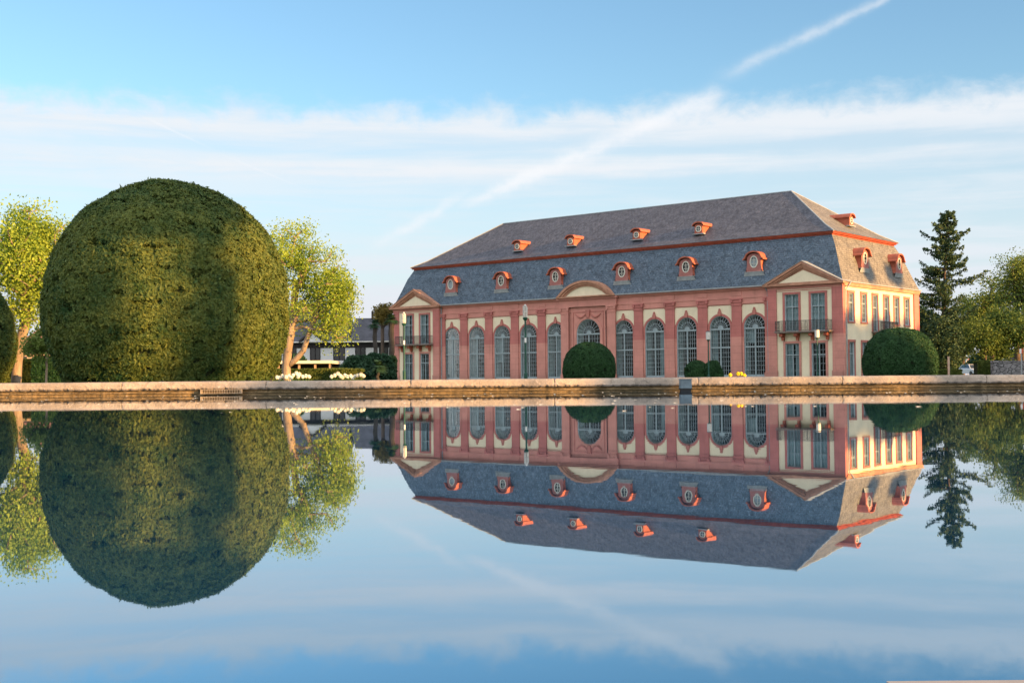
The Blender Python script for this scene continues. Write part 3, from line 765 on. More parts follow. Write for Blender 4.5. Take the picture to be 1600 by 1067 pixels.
# ---- dormers
def ox_eye(loc, rz, blank=0):
    """lower dormer: bell-shaped front with oval window under a curved hood; front at y=0, cheeks run back"""
    zt = 1.62; hw = .66; bk = 1.5
    body = MB()
    out_ = [(-.82, 0), (-.74, .22), (-hw, .55), (-hw, 1.18)] + arc(0, 1.12, hw, pi * .97, pi * .03, 12, .46) + [(hw, 1.18), (hw, .55), (.74, .22), (.82, 0)]
    ov = arc(0, .86, .37, 0, 2 * pi, 27, .50)[:-1]
    # front face with oval hole : connect outline to oval via matched rays
    n = 28; inner = arc(0, .86, .37, -pi / 2, 1.5 * pi, n, .50)
    def outline(a):
        dx, dz = cos(a), sin(a); best = 9
        for i in range(len(out_)):
            p, q_ = out_[i], out_[(i + 1) % len(out_)]
            ex, ez = q_[0] - p[0], q_[1] - p[1]; den = dx * ez - dz * ex
            if abs(den) < 1e-9: continue
            t = ((p[0]) * ez - (p[1] - .86) * ex) / den; u = ((p[0]) * dz - (p[1] - .86) * dx) / den
            if t > 0 and -1e-6 <= u <= 1 + 1e-6: best = min(best, t)
        return (best * dx, .86 + best * dz)
    outer = [outline(-pi / 2 + 2 * pi * i / n) for i in range(n + 1)]
    for i in range(n):
        a, b, c, d = inner[i], inner[i + 1], outer[i + 1], outer[i]
        body.quad(*[(p[0], 0, p[1]) for p in (a, b, c, d)])
        body.quad((a[0], 0, a[1]), (b[0], 0, b[1]), (b[0], .22, b[1]), (a[0], .22, a[1]))
    o = body.build('dormer', M_FACE, bld, loc, rz)
    ck = MB()
    for i in range(len(out_) - 1):
        a, b = out_[i], out_[i + 1]; ck.quad((a[0], 0, a[1]), (b[0], 0, b[1]), (b[0], bk, b[1]), (a[0], bk, a[1]))
    ck.build('cheek', M_ORANGE, o)
    hd = MB(); s0 = [(-.98, 1.02), (-.80, 1.10)] + arc(0, 1.17, .72, pi * .92, pi * .08, 14, .50) + [(.80, 1.10), (.98, 1.02)]
    s1 = [(-.98, 1.12), (-.84, 1.22)] + arc(0, 1.20, .80, pi * .90, pi * .10, 14, .58) + [(.84, 1.22), (.98, 1.12)]
    hd.strip(s0, s1, -.22, bk); hd.build('hood', M_ORANGE, o)
    rg = MB(); rg.strip(arc(0, .86, .30, 0, 2 * pi, 24, .43), arc(0, .86, .385, 0, 2 * pi, 24, .515), -.03, .03)
    rg.build('oval_frame', M_OVAL, o)
    pn = MB(); pn.add([(p[0], .08, p[1]) for p in arc(0, .86, .37, 0, 2 * pi, 24, .50)[:-1]], [tuple(range(24))])
    pn.build('pane', M_CURTAIN if blank else M_PANE, o)
    br = MB(); br.box(-.02, .02, .02, .06, .42, 1.30)
    for z in (.70, 1.02): br.box(-.32, .32, .022, .058, z - .017, z + .017)
    if blank != 1: br.build('glazing_bar', M_OVAL, o)
    ap = MB(); ap.add([(-1.0, .03, -.34), (1.0, .03, -.34), (.84, -.05, .03), (-.84, -.05, .03)], [(0, 1, 2, 3)]); ap.box(-.9, .9, -.07, .06, -.02, .03)
    ap.build('apron', M_LEAD, o)
    return o
m_, g_, o_ = new_mat('dark_pane'); b_ = g_.node('ShaderNodeBsdfPrincipled'); b_.inputs['Base Color'].default_value = (.012, .016, .018, 1); b_.inputs['Roughness'].default_value = .12; g_.l.new(b_.outputs[0], o_.inputs[0]); M_PANE = m_
for i, s_ in enumerate((42.9, 36.1, 29.3, 21.6, 14.75, 8.02)):
    ox_eye((-s_, .22, 9.22), 0, 1 if i == 0 else (2 if i == 5 else 0))
for t_ in (4.9, 12.1): ox_eye((-.16, t_, 9.3), pi / 2)
def small_dormer(loc, rz):
    b = MB(); hw = .40; bk = 1.7
    prof_ = [(-.46, 0), (-hw, .18), (-hw, .72)] + arc(0, .70, hw, pi * .95, pi * .05, 8, .18) + [(hw, .72), (hw, .18), (.46, 0)]
    b.prism(prof_, 0, bk); o = b.build('small_dormer', M_ORANGE, bld, loc, rz)
    h = MB(); s0 = [(-.60, .70)] + arc(0, .78, .48, pi * .95, pi * .05, 8, .20) + [(.60, .70)]; s1 = [(-.60, .78)] + arc(0, .84, .54, pi * .95, pi * .05, 8, .26) + [(.60, .78)]
    h.strip(s0, s1, -.16, bk + .3); h.build('hood', M_ORANGE, o)
    r_ = MB(); r_.strip(arc(0, .44, .22, 0, 2 * pi, 16), arc(0, .44, .29, 0, 2 * pi, 16), -.04, 0); r_.build('round_frame', M_OVAL, o)
    p = MB(); p.prism(arc(0, .44, .23, 0, 2 * pi, 16)[:-1], -.015, .02); p.build('pane', M_PANE, o)
    c = MB(); c.box(-.015, .015, -.035, -.016, .22, .66); c.box(-.22, .22, -.034, -.017, .425, .455); c.build('glazing_bar', M_OVAL, o)
    a = MB(); a.box(-.6, .6, -.14, .2, -.06, .02); a.build('apron', M_LEAD, o)
for s_ in (35.9, 29.2, 21.5, 14.8): small_dormer((-s_, 2.55, 13.22), 0)
small_dormer((-2.75, 8.1, 13.4), pi / 2)
# downpipes
for pts in ([(-6.9, YM - .38, 7.95), (-6.85, YM - .3, 7.75), (-6.74, YM - .2, 7.45), (-6.74, YM - .2, 0)],
            [(-L + 6.95, YM - .3, 7.95), (-L + 6.80, YM - .22, 7.7), (-L + 6.74, YM - .2, 7.4), (-L + 6.74, YM - .2, 0)],
            [(.36, .95, 7.95), (.3, .75, 7.7), (.14, .47, 7.35), (.14, .47, 0)]):
    MB().tube(pts, .055, 8).build('downpipe', M_LEAD, bld)

# ------------------------------------------------------------------ foliage helpers
def leaves(name, C, nrm, sx, sy, mat, parent=None, loc=(0, 0, 0), tint=None, jit=.9):
    """one leaf-sized quad (kite) per point C; nrm = preferred direction or None"""
    n = len(C)
    d = RNG.normal(size=(n, 3))
    if nrm is not None: d = nrm + d * jit
    d /= np.linalg.norm(d, axis=1)[:, None] + 1e-9
    a = np.cross(d, RNG.normal(size=(n, 3))); a /= np.linalg.norm(a, axis=1)[:, None] + 1e-9
    b = np.cross(d, a)
    s1 = (sx * RNG.uniform(.6, 1.35, n))[:, None]; s2 = (sy * RNG.uniform(.6, 1.35, n))[:, None]
    V = np.empty((n, 4, 3), np.float32)
    V[:, 0] = C - a * s1; V[:, 1] = C - b * s2 + a * s1 * .15; V[:, 2] = C + a * s1; V[:, 3] = C + b * s2 + a * s1 * .15
    me = bpy.data.meshes.new(name)
    me.vertices.add(4 * n); me.vertices.foreach_set('co', V.ravel())
    me.loops.add(4 * n); me.loops.foreach_set('vertex_index', np.arange(4 * n, dtype=np.int32))
    me.polygons.add(n); me.polygons.foreach_set('loop_start', np.arange(0, 4 * n, 4, dtype=np.int32))
    me.update(calc_edges=True)
    at_ = me.attributes.new('tint', 'FLOAT', 'FACE')
    if tint is None: tint = RNG.uniform(0, 1, n)
    at_.data.foreach_set('value', np.clip(tint, 0, 1).astype(np.float32))
    me.materials.append(mat)
    return link(name, me, parent, loc)
def fnoise(P, f, seed=0, oct_=3):
    """cheap smooth pseudo-noise in [-1,1] from sines"""
    r = np.random.default_rng(seed); out = np.zeros(len(P)); amp = 1.; tot = 0
    for o in range(oct_):
        for k in range(5):
            d = r.normal(size=3); d /= np.linalg.norm(d)
            out += amp * np.sin((P @ d) * f * (1 + .4 * r.random()) + r.uniform(0, 6.28)) / 5 * 1.6
        tot += amp; amp *= .55; f *= 2.1
    return out / tot
def clipped(name, loc, prof, label, cat, n, lsize, mat, lump=.05, seed=1, stick=.06, squash=1., shade=None, group=None, facing=True):
    """clipped shrub: body of revolution prof = [(r, z)], leaf-sized faces over a dark core"""
    root = empty(name, loc, label, cat, group)
    pr = np.array(prof); 
    seg = np.hypot(np.diff(pr[:, 0]), np.diff(pr[:, 1])); area = seg * (pr[:-1, 0] + pr[1:, 0]) / 2 + 1e-6
    idx = RNG.choice(len(seg), n, p=area / area.sum()); t = RNG.random(n)
    r = pr[idx, 0] * (1 - t) + pr[idx + 1, 0] * t; z = pr[idx, 1] * (1 - t) + pr[idx + 1, 1] * t
    dr = (pr[idx + 1, 1] - pr[idx, 1]) / seg[idx]; dz = -(pr[idx + 1, 0] - pr[idx, 0]) / seg[idx]
    th = RNG.uniform(0, 2 * pi, n)
    nrm = np.stack([np.cos(th) * dr, np.sin(th) * dr, dz], 1)
    P = np.stack([r * np.cos(th), r * np.sin(th), z], 1)
    big = fnoise(P, 1.1, seed, 2) * lump; mid = fnoise(P, 4.5, seed + 1, 3); pits = np.maximum(0, fnoise(P, 11., seed + 2, 2) - .30) * .22 * (lump / .05)
    off = big + mid * lump * .8 - RNG.random(n) ** 2 * stick * 1.6 + stick * .35 - pits + np.where(RNG.random(n) < .012, RNG.random(n) * stick * 1.3, 0)
    C = P + nrm * off[:, None]
    tint = .42 + .26 * mid + .22 * fnoise(P, 10., seed + 7, 2) + RNG.normal(0, .18, n) + .15 * fnoise(P, .8, seed + 5, 2)
    leaves('foliage', C, nrm, lsize * .38, lsize, mat, root, tint=tint, jit=.55)
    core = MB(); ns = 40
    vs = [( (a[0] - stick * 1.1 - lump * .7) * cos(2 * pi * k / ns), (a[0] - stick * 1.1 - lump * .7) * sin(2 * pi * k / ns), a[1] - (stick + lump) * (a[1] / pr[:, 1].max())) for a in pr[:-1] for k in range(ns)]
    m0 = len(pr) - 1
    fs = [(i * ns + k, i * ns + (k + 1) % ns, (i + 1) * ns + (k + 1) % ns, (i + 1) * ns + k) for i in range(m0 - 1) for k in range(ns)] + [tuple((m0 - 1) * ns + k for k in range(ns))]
    core.add(vs, fs).build('light_block_core', M_CORE, root)  # solid dark body added to stop light passing through the foliage
    return root
def tree(name, base, path, rad, crown, n_clump, per, leaf, mat, bark, label, cat='tree', group=None, spread=.35, seed=1, gap=.0, shell=.45, step=.5, low=None, thin=1.):
    """base xyz; path = trunk polyline rel. to base; crown = [(cx,cy,cz,rx,ry,rz,weight)] rel. to base"""
    rg = np.random.default_rng(seed)
    root = empty(name, base, label, cat, group)
    cr = np.array([c[:6] for c in crown], float); wt = np.array([c[6] if len(c) > 6 else c[3] * c[4] * c[5] for c in crown], float)
    k = rg.choice(len(cr), n_clump, p=wt / wt.sum())
    d = rg.normal(size=(n_clump, 3)); d /= np.linalg.norm(d, axis=1)[:, None]
    rr = rg.random(n_clump) ** shell
    T = cr[k, :3] + d * rr[:, None] * cr[k, 3:6]
    T += rg.normal(0, .12, T.shape)
    # grow limbs to every clump: each target joins the nearest node already in the tree
    nodes = [np.array(p, float) for p in path]; par = [i - 1 for i in range(len(path))]
    start = max(1, len(path) // 2)
    usable = list(range(start, len(path)))
    order = np.argsort(np.linalg.norm(T - nodes[-1], axis=1))
    NP = np.zeros((len(nodes) + n_clump * 8, 3)); NP[:len(nodes)] = nodes; cnt = len(nodes); ok = np.zeros(len(NP), bool); ok[usable] = True
    dist_root = np.zeros(len(NP))
    for i in range(1, cnt): dist_root[i] = dist_root[i - 1] + np.linalg.norm(NP[i] - NP[i - 1])
    tips = []
    for ti in order:
        t = T[ti]; vv = NP[:cnt] - t; dd = np.linalg.norm(vv, axis=1) + .25 * dist_root[:cnt] + np.where(vv[:, 2] > 0, vv[:, 2] * .8, 0); dd[~ok[:cnt]] = 1e9
        j = int(np.argmin(dd)); p = NP[j]; dl = np.linalg.norm(t - p); ns = max(1, min(7, int(dl / step)))
        pj = j
        for s in range(1, ns + 1):
            f = s / ns; q = p + (t - p) * f; q = q + np.array([0, 0, .10 * dl * sin(pi * f)]) + rg.normal(0, .04 * dl / ns, 3)
            NP[cnt] = q; par.append(pj); ok[cnt] = True; dist_root[cnt] = dist_root[pj] + dl / ns; pj = cnt; cnt += 1
        tips.append(pj)
    load = np.zeros(cnt); 
    for t in tips: load[t] += 1
    for i in range(cnt - 1, 0, -1): load[par[i]] += load[i]
    tot = max(load[0], 1)
    R = rad * np.power(np.maximum(load, .4) / tot, .46) * thin
    for i in range(len(path)): R[i] = max(R[i], rad * (1 - .45 * i / len(path)))
    tr = MB()
    tr.tube([np.array(path[0]) - [0, 0, .3]] + [np.array(p) for p in path], [R[0] * 1.35] + [R[i] for i in range(len(path))], 10)
    for i in range(len(path), cnt):
        a, b = NP[par[i]], NP[i]; ra, rb = min(R[par[i]], R[i] * 1.4), R[i]
        if rb < .004: continue
        tr.tube([a, b], [ra, rb], 6 if rb > .04 else 4, cap=False)
    tr.build('trunk', bark, root, smooth=True)
    tp = NP[tips]
    n = len(tp) * per; idx = np.repeat(np.arange(len(tp)), per)
    sp_ = spread * (.6 + .8 * rg.random(len(tp)))
    C = tp[idx] + np.clip(rg.normal(size=(n, 3)), -1.7, 1.7) * sp_[idx][:, None] * np.array([1, 1, .75])
    if low is not None: keep = C[:, 2] > low; C = C[keep]; idx = idx[keep]
    ct = rg.random(len(tp)); tint = .25 + .4 * ct[idx] + rg.normal(0, .18, len(C))
    leaves('crown', C, None, leaf * .6, leaf, mat, root, tint=tint)
    return root
def conifer(name, base, h, r0, label, mat, seed=1, n_b=95, dens=1., group=None, lean=0., first=.12, leaf=.17):
    rg = np.random.default_rng(seed); root = empty(name, base, label, 'tree', group)
    tr = MB(); tr.tube([(lean * k * k * .01, 0, h * k / 10 - (.3 if k == 0 else 0)) for k in range(11)], [.02 + .26 * (1 - k / 10) for k in range(11)], 8)
    pts = []; tn = []
    for i in range(n_b):
        f = first + (1 - first) * (i / n_b) ** .9; z = h * f; a = rg.uniform(0, 2 * pi)
        ln = r0 * (1 - f) ** .5 * rg.uniform(.3, 1.1) * (.78 + .38 * sin(2.1 * a + 9. * f + seed) * sin(17. * f + seed * 2)) + .45
        droop = rg.uniform(-.18, .12)
        P = [np.array([cos(a) * ln * t + lean * f * f, sin(a) * ln * t, z + droop * ln * t * 2 + .28 * ln * t * t]) for t in np.linspace(0, 1, 6)]
        tr.tube(P, [.05 * (1 - t) + .008 for t in np.linspace(0, 1, 6)], 4, cap=False)
        m_ = int(150 * dens * ln / r0 + 30)
        t = rg.random(m_) ** .7; idx = t * 5; i0 = np.minimum(idx.astype(int), 4); fr_ = idx - i0
        PP = np.array(P); c = PP[i0] * (1 - fr_)[:, None] + PP[i0 + 1] * fr_[:, None]
        side = np.array([-sin(a), cos(a), 0]); wd = .28 * ln * (1.1 - t) * .8 + .12
        c = c + side * (rg.normal(0, 1, m_) * wd * .7)[:, None] + np.stack([np.zeros(m_), np.zeros(m_), -np.abs(rg.normal(0, .21, m_)) + .09], 1)
        pts.append(c); tn.append(np.full(m_, rg.random()) * .6 + rg.random(m_) * .4)
    tr.build('trunk', M_BARKD, root, smooth=True)
    leaves('crown', np.concatenate(pts), np.tile([0, 0, .8], (sum(map(len, pts)), 1)), leaf * .5, leaf, mat, root, tint=np.concatenate(tn))
    return root
def hedge(name, x0, x1, y, dep, z1, label, mat, n, leaf=.07, wav=.06, cat='hedge', seed=3):
    root = empty(name, ((x0 + x1) / 2, y, GZ), label, cat); hw = (x1 - x0) / 2; h = z1 - GZ
    u = RNG.random(n); face = RNG.random(n) < h / (h + dep)
    X = RNG.uniform(-hw, hw, n); Z = np.where(face, RNG.random(n) * h, h); Y = np.where(face, 0, RNG.random(n) * dep)
    P = np.stack([X, Y, Z], 1); o = fnoise(P, 2.2, seed) * wav
    nr = np.where(face[:, None], [[0, -1., 0]], [[0, 0, 1.]])
    C = P + nr * (o - RNG.random(n) * .06)[:, None]
    leaves('foliage', C, nr, leaf * .6, leaf, mat, root, tint=.4 + .35 * fnoise(P, 3., seed + 1) + RNG.normal(0, .2, n))
    MB().box(-hw + .08, hw - .08, .1, dep, 0, h - .1).build('light_block_core', M_CORE, root)  # solid dark box added to block light inside the hedge
    return root

# ------------------------------------------------------------------ clipped shrubs
D = 36.0
prof_px = [(592, 158), (580, 167), (569, 174), (538, 185), (519, 191), (489, 192), (463, 190), (437, 186), (417, 181), (400, 175), (384, 168), (371, 160), (352, 145), (338, 132), (322, 113), (309, 93), (298, 70), (290, 48), (285, 28), (282, 10), (281.5, 0)]
pr = [(r_ * .958 / F_PX * D, max(.0, (598 - y_) / F_PX * D + CAM_H - GZ)) for y_, r_ in prof_px]
pr[0] = (pr[0][0], .1)
c = at(262, 595, D)
clipped('topiary_ball', (c[0], D, GZ), pr, 'huge clipped evergreen ball with golden sun patches behind the pool wall', 'topiary', 240000, .068, L_YEW, lump=.075, seed=4, stick=.07)
D = 56.
c = at(-80, 598, D)
clipped('topiary_ball', (c[0], D, GZ), [(r_ * .53 * D / 36, z_ * .53 * D / 36 * 1.12) for r_, z_ in pr], 'dark clipped evergreen ball cut off by the left edge of the view', 'topiary', 60000, .075, L_YEW, lump=.06, seed=8)
def dome(px, d, rpx, top, label, n, seed, mat=L_BOX, leaf=.085, pw=1.0):
    c = at(px, 590, d); r_ = rpx / F_PX * d; hz = at(px, top, d)[2] - GZ
    P = [(r_ * .93, 0), (r_ * .985, hz * .12), (r_, hz * .28)] + [(r_ * cos(a) ** pw, hz * .28 + hz * .72 * sin(a)) for a in np.linspace(.12, pi / 2, 14)]
    P[-1] = (0, hz)
    clipped('topiary_dome', (c[0], d, GZ), P, label, 'topiary', n, leaf, mat, lump=.075 if r_ > 1.2 else .13, seed=seed)
dome(921, 95, 41, 536, 'clipped green dome shrub before the central arched window', 30000, 21, pw=.85)
dome(1406.5, 88, 56.5, 513, 'large dark green clipped dome at the right corner of the palace', 42000, 22, pw=.85)
dome(1089, 93, 19.5, 562, 'left one of two small round shrubs before the pink facade', 12000, 23)
dome(1114, 92.5, 17.5, 565, 'right one of two small round shrubs, beside the lamp post', 12000, 24)

# ------------------------------------------------------------------ street lamps
def tube_lamp():
    r_ = empty('street_lamp', (0, 0, 0), 'x', 'street lamp', 'park lamps before the palace')
    MB().lathe([(.09, 0), (.09, .5), (.05, .56), (.045, 3.15), (.07, 3.17), (.12, 3.24), (.13, 3.30), (.05, 3.32)], seg=12).build('pole', M_DARKGREEN, r_, smooth=False)
    h = MB()
    for k in range(6):
        a = k * pi / 3; h.tube([(.085 * cos(a), .085 * sin(a), 3.32), (.085 * cos(a), .085 * sin(a), 3.84 + .05 * (k % 2))], .034, 8)
    h.lathe([(.03, 3.32), (.03, 3.88)], seg=8); h.lathe([(.12, 3.56), (.125, 3.565), (.125, 3.59), (.12, 3.6)], seg=12)
    h.lathe([(.06, 3.87), (.075, 3.90), (.02, 3.97)], seg=10)
    h.build('lamp_head', M_OPAL, r_, smooth=False)
    MB().lathe([(.049, 2.05), (.051, 2.055), (.051, 2.28), (.049, 2.29)], seg=10).build('sticker_band', M_WHITE, r_)
    return r_
M_OPAL = surf('opal_lamp_glass', (.58, .57, .54), .3, .2, 9., spec=.5)
def drum_lamp():
    r_ = empty('street_lamp', (0, 0, 0), 'x', 'street lamp', 'park lamps before the palace')
    MB().lathe([(.09, 0), (.09, .4), (.05, .46), (.04, 2.85), (.09, 2.9), (.12, 2.97)], seg=12).build('pole', M_DARKGREEN, r_)
    MB().lathe([(.15, 2.97), (.17, 3.02), (.17, 3.50), (.15, 3.53)], seg=16).build('lamp_head', M_OPAL, r_)
    MB().lathe([(.18, 3.53), (.18, 3.56), (.05, 3.60)], seg=16).build('cap', M_IRON, r_)
    return r_
A_ = tube_lamp(); B_ = drum_lamp()
lamps = [(A_, 631, 487.5, 73., 'green lamp post with clustered tube lights before the left pavilion'), (None, 820.5, 475.5, 62., 'tallest looking lamp post with tube lights, before the fourth arched window')]
for src, px, ty, d, lb in lamps:
    o = src or copy_tree(A_); c = at(px, ty, d); o.location = (c[0], d, c[2] - 3.97); o['label'] = lb
for i, (px, ty, d, lb) in enumerate([(1106.5, 517, 89., 'thin lamp post with white drum light, beside two small round shrubs'), (1276.5, 514, 90., 'lamp post with white drum light before the right pavilion balcony')]):
    o = B_ if i == 0 else copy_tree(B_); c = at(px, ty, d); o.location = (c[0], d, c[2] - 3.6); o['label'] = lb

# ------------------------------------------------------------------ flowers behind the rim
def flower(col, h, hr, seed):
    rg = random.Random(seed); r_ = empty('flower', (0, 0, 0), 'x', 'flower')
    st = MB(); st.tube([(0, 0, 0), (.01, 0, h * .5), (0, 0, h)], .006, 5)
    for k in range(4):
        a = rg.uniform(0, 6.28); st.add([(0, 0, h * .2), (.05 * cos(a), .05 * sin(a), h * .55), (.09 * cos(a + .1), .09 * sin(a + .1), h * .75), (.05 * cos(a + .5), .05 * sin(a + .5), h * .5)], [(0, 1, 2, 3)])
    st.build('stem', M_STEM, r_)
    b = MB()
    for k in range(26):
        a = rg.uniform(0, 6.28); e = rg.uniform(-.5, 1.5); d = np.array([cos(a) * cos(e), sin(a) * cos(e), sin(e)]); c_ = d * hr * .6 + np.array([0, 0, h + hr * .3])
        s_ = hr * .5; t = np.cross(d, [0, 0, 1.]); t /= np.linalg.norm(t) + 1e-6; u = np.cross(t, d)
        b.add([c_ - t * s_, c_ + u * s_ * .9 + d * s_ * .3, c_ + t * s_, c_ - u * s_ * .9 + d * s_ * .3], [(0, 1, 2, 3)])
    b.lathe([(hr * .3, h - hr * .4), (hr * .62, h), (hr * .6, h + hr * .5), (hr * .2, h + hr * .85)], seg=8)
    b.build('bloom', col, r_); return r_
M_STEM = surf('flower_stems', (.05, .11, .03), .8, .2, 5.)
M_FLW = surf('white_petals', (.80, .78, .66), .7, .1, 9., fine=.05); M_FLY = surf('yellow_petals', (.85, .62, .03), .7, .1, 9., fine=.05)
fp = [flower(M_FLW, .19, .055, 1), flower(M_FLW, .26, .06, 2), flower(M_FLY, .22, .055, 3)]
spots = []
for px, py in [(433, 590), (441, 588), (447, 589.5), (452, 588), (458, 587), (463, 584), (468, 585), (473, 589), (478, 588), (483, 589), (437, 591), (455, 591), (466, 589)]:
    spots.append((0 if py > 586 else 1, px, py, 'white flower in the bed between great ball and tree', 'white flowers in the left bed'))
for px, py in [(518, 589), (523, 587), (528, 584.5), (532, 588), (539, 587), (543, 589), (548, 588), (554, 588.5), (559, 587), (564, 586), (568, 588), (535, 590), (551, 590.5)]:
    spots.append((0 if py > 586 else 1, px, py, 'white flower in the bed before the dark shrubs', 'white flowers in the right bed'))
for px, py in [(1141, 586.5), (1153, 584.5), (1158, 584.5), (1163, 587)]:
    spots.append((2, px, py, 'yellow flower behind the pool wall near the right pavilion', 'yellow flowers near the right pavilion'))
ORD = ['leftmost', 'second', 'third', 'fourth', 'fifth', 'sixth', 'seventh', 'eighth', 'ninth', 'tenth', 'eleventh', 'twelfth', 'thirteenth']
beds = {}
for s_ in sorted(spots, key=lambda q_: q_[1]): beds.setdefault(s_[4], []).append(s_)
spots = []
for gp_, l_ in beds.items():
    for i_, s_ in enumerate(l_):
        word = 'rightmost' if i_ == len(l_) - 1 else (ORD[i_] if i_ == 0 else ORD[i_] + ' from the left')
        cl_, rest = s_[3].split(' flower ', 1)
        spots.append((s_[0], s_[1], s_[2], f'{cl_} flower, {word} ' + rest.replace('in the', 'in the').replace('behind the pool', 'of four behind the pool'), s_[4]))
used = set()
for k, px, py, lb, gp in spots:
    o = fp[k] if k not in used else copy_tree(fp[k]); used.add(k)
    d = random.uniform(26.5, 27.6); c = at(px, py, d); h = (.19, .26, .22)[k]
    o.location = (c[0], d, c[2] - h - .01); o.rotation_euler[2] = random.uniform(0, 6.28); o['label'] = lb; o['group'] = gp

# ------------------------------------------------------------------ trees, left side
def P_(px, py, d, base): c = at(px, py, d); return (c[0] - base[0], d - base[1], c[2] - base[2])
# forked tree beside the great ball
D = 52.; b0 = at(449, 598, D); b0 = (b0[0], D, GZ)
def cr(px, py, d, rx, rz, b, ry=None, w_=None):
    c = P_(px, py, d, b); k = d / F_PX; t = (c[0], c[1], c[2], rx * k, (ry or rx) * k, rz * k)
    return t + (w_,) if w_ else t
path = [(0, 0, 0), P_(447, 575, D, b0), P_(450, 545, D, b0), P_(455, 515, D, b0), P_(458, 480, D + .4, b0), P_(465, 440, D + .6, b0)]
tr1 = tree('forked_tree', b0, path, .20, [cr(455, 395, D, 38, 46, b0), cr(500, 420, D, 40, 45, b0), cr(520, 470, D, 33, 46, b0), cr(525, 508, D, 26, 30, b0, w_=1.0), cr(485, 476, D, 34, 40, b0), cr(440, 440, D, 22, 60, b0), cr(468, 365, D, 22, 16, b0), cr(530, 455, D, 22, 30, b0, w_=.8)],
    
     215, 92, .052, L_SPRING, M_BARK, 'leaning forked tree with fresh yellow-green leaves right of the great ball', spread=.29, seed=12, shell=.33, thin=.9)
fk = MB(); pts = [P_(449, 572, D, b0), P_(462, 562, D, b0), P_(474, 548, D, b0), P_(480, 530, D, b0), P_(488, 505, D, b0), P_(500, 470, D, b0), P_(512, 440, D, b0)]
fk.tube(pts, [.13, .125, .12, .11, .09, .06, .03], 9); fk.tube([P_(484, 515, D, b0), P_(497, 492, D, b0), P_(520, 478, D, b0), P_(537, 470, D, b0)], [.07, .05, .04, .02], 7)
fk.build('limb', M_BARK, tr1, smooth=True)
# tree at the left edge
D = 60.; b0 = at(25, 598, D); b0 = (b0[0], D, GZ)
path = [(0, 0, 0), P_(27, 565, D, b0), P_(33, 530, D, b0), P_(40, 502, D, b0), P_(42, 470, D, b0), P_(40, 430, D, b0)]
tree('leafy_tree', b0, path, .24, [cr(45, 365, D, 50, 44, b0), cr(70, 375, D, 34, 42, b0), cr(20, 400, D, 50, 60, b0), cr(48, 430, D, 52, 56, b0), cr(45, 480, D, 38, 36, b0), cr(75, 430, D, 26, 50, b0)],
     250, 85, .078, L_SPRING, M_BARK, 'yellow-green tree with leaning trunk at the left edge behind the pool', spread=.36, seed=5, shell=.4)
D = 50.; b0 = at(72, 598, D); b0 = (b0[0], D, GZ)
tree('sapling', b0, [(0, 0, 0), P_(73, 570, D, b0), P_(72, 555, D, b0), P_(70, 545, D, b0)], .045, [cr(66, 533, D, 22, 20, b0), cr(55, 540, D, 18, 14, b0), cr(80, 545, D, 10, 14, b0)],
     40, 60, .07, L_SPRING2, M_BARK, 'slim young tree with a thin pale stem just left of the great ball', spread=.2, seed=6)
hedge('hedge', at(-20, 0, 62)[0], at(52, 0, 62)[0], 62, 1.0, at(30, 562, 62)[2], 'clipped olive hedge at the far left behind the leaning trunk', L_GRASS, 9000, .09)
hedge('hedge', at(52, 0, 56)[0], at(130, 0, 56)[0], 56, 1.0, at(80, 560, 56)[2], 'dark green hedge between the sapling and the great ball', L_BOX, 9000, .09)
hedge('hedge', at(425, 0, 62)[0], at(562, 0, 62)[0], 62, 1.2, at(480, 577.5, 62)[2], 'low green and russet hedge behind the white flowers', L_GRASS, 14000, .08)
def shrub(name, px, top, rpx, d, label, mat, n, seed, leaf=.12, ell=None, cat='shrub'):
    c = at(px, top, d); base = (c[0], d, GZ); h = c[2] - GZ; r_ = rpx * d / F_PX
    rg = np.random.default_rng(seed); root = empty(name, base, label, cat)
    k = 16; cen = rg.normal(size=(k, 3)) * [r_ * .5, r_ * .35, h * .2] + [0, 0, h * .55]
    cen[:, 0] = np.clip(cen[:, 0], -r_ * .72, r_ * .72); cen[:, 2] = np.clip(cen[:, 2], h * .15, h * .78)
    rr = np.minimum(h - cen[:, 2], r_ - np.abs(cen[:, 0])) ; rr = np.maximum(rr, .22 * min(h, r_))
    i = rg.integers(0, k, n); dr = rg.normal(size=(n, 3)); dr /= np.linalg.norm(dr, axis=1)[:, None]
    C = cen[i] + dr * (rr[i] * rg.random(n) ** .35)[:, None]; C = C[C[:, 2] > .03]
    leaves('foliage', C, None, leaf * .6, leaf, mat, root, tint=rg.random(k)[i][:len(C)] * .5 + rg.random(len(C)) * .5)
    st = MB()
    for j in range(k): st.tube([(cen[j][0] * .15, cen[j][1] * .15, 0), tuple(cen[j] * [.7, .7, .6]), tuple(cen[j])], [.05, .03, .012], 5)
    st.build('stems', M_BARKD, root)
    return root
shrub('shrub', 560, 556, 26, 68, 'dark evergreen shrub, the left and lower of the pair beside the left pavilion', L_DARK, 14000, 31)
shrub('shrub', 592, 552, 27, 70, 'dark tall evergreen shrub beside the left pavilion wall', L_DARK, 16000, 32)
shrub('shrub', 462, 553, 20, 95, 'dim rounded bush below the white house behind the flat canopy', L_DARK, 6000, 33)

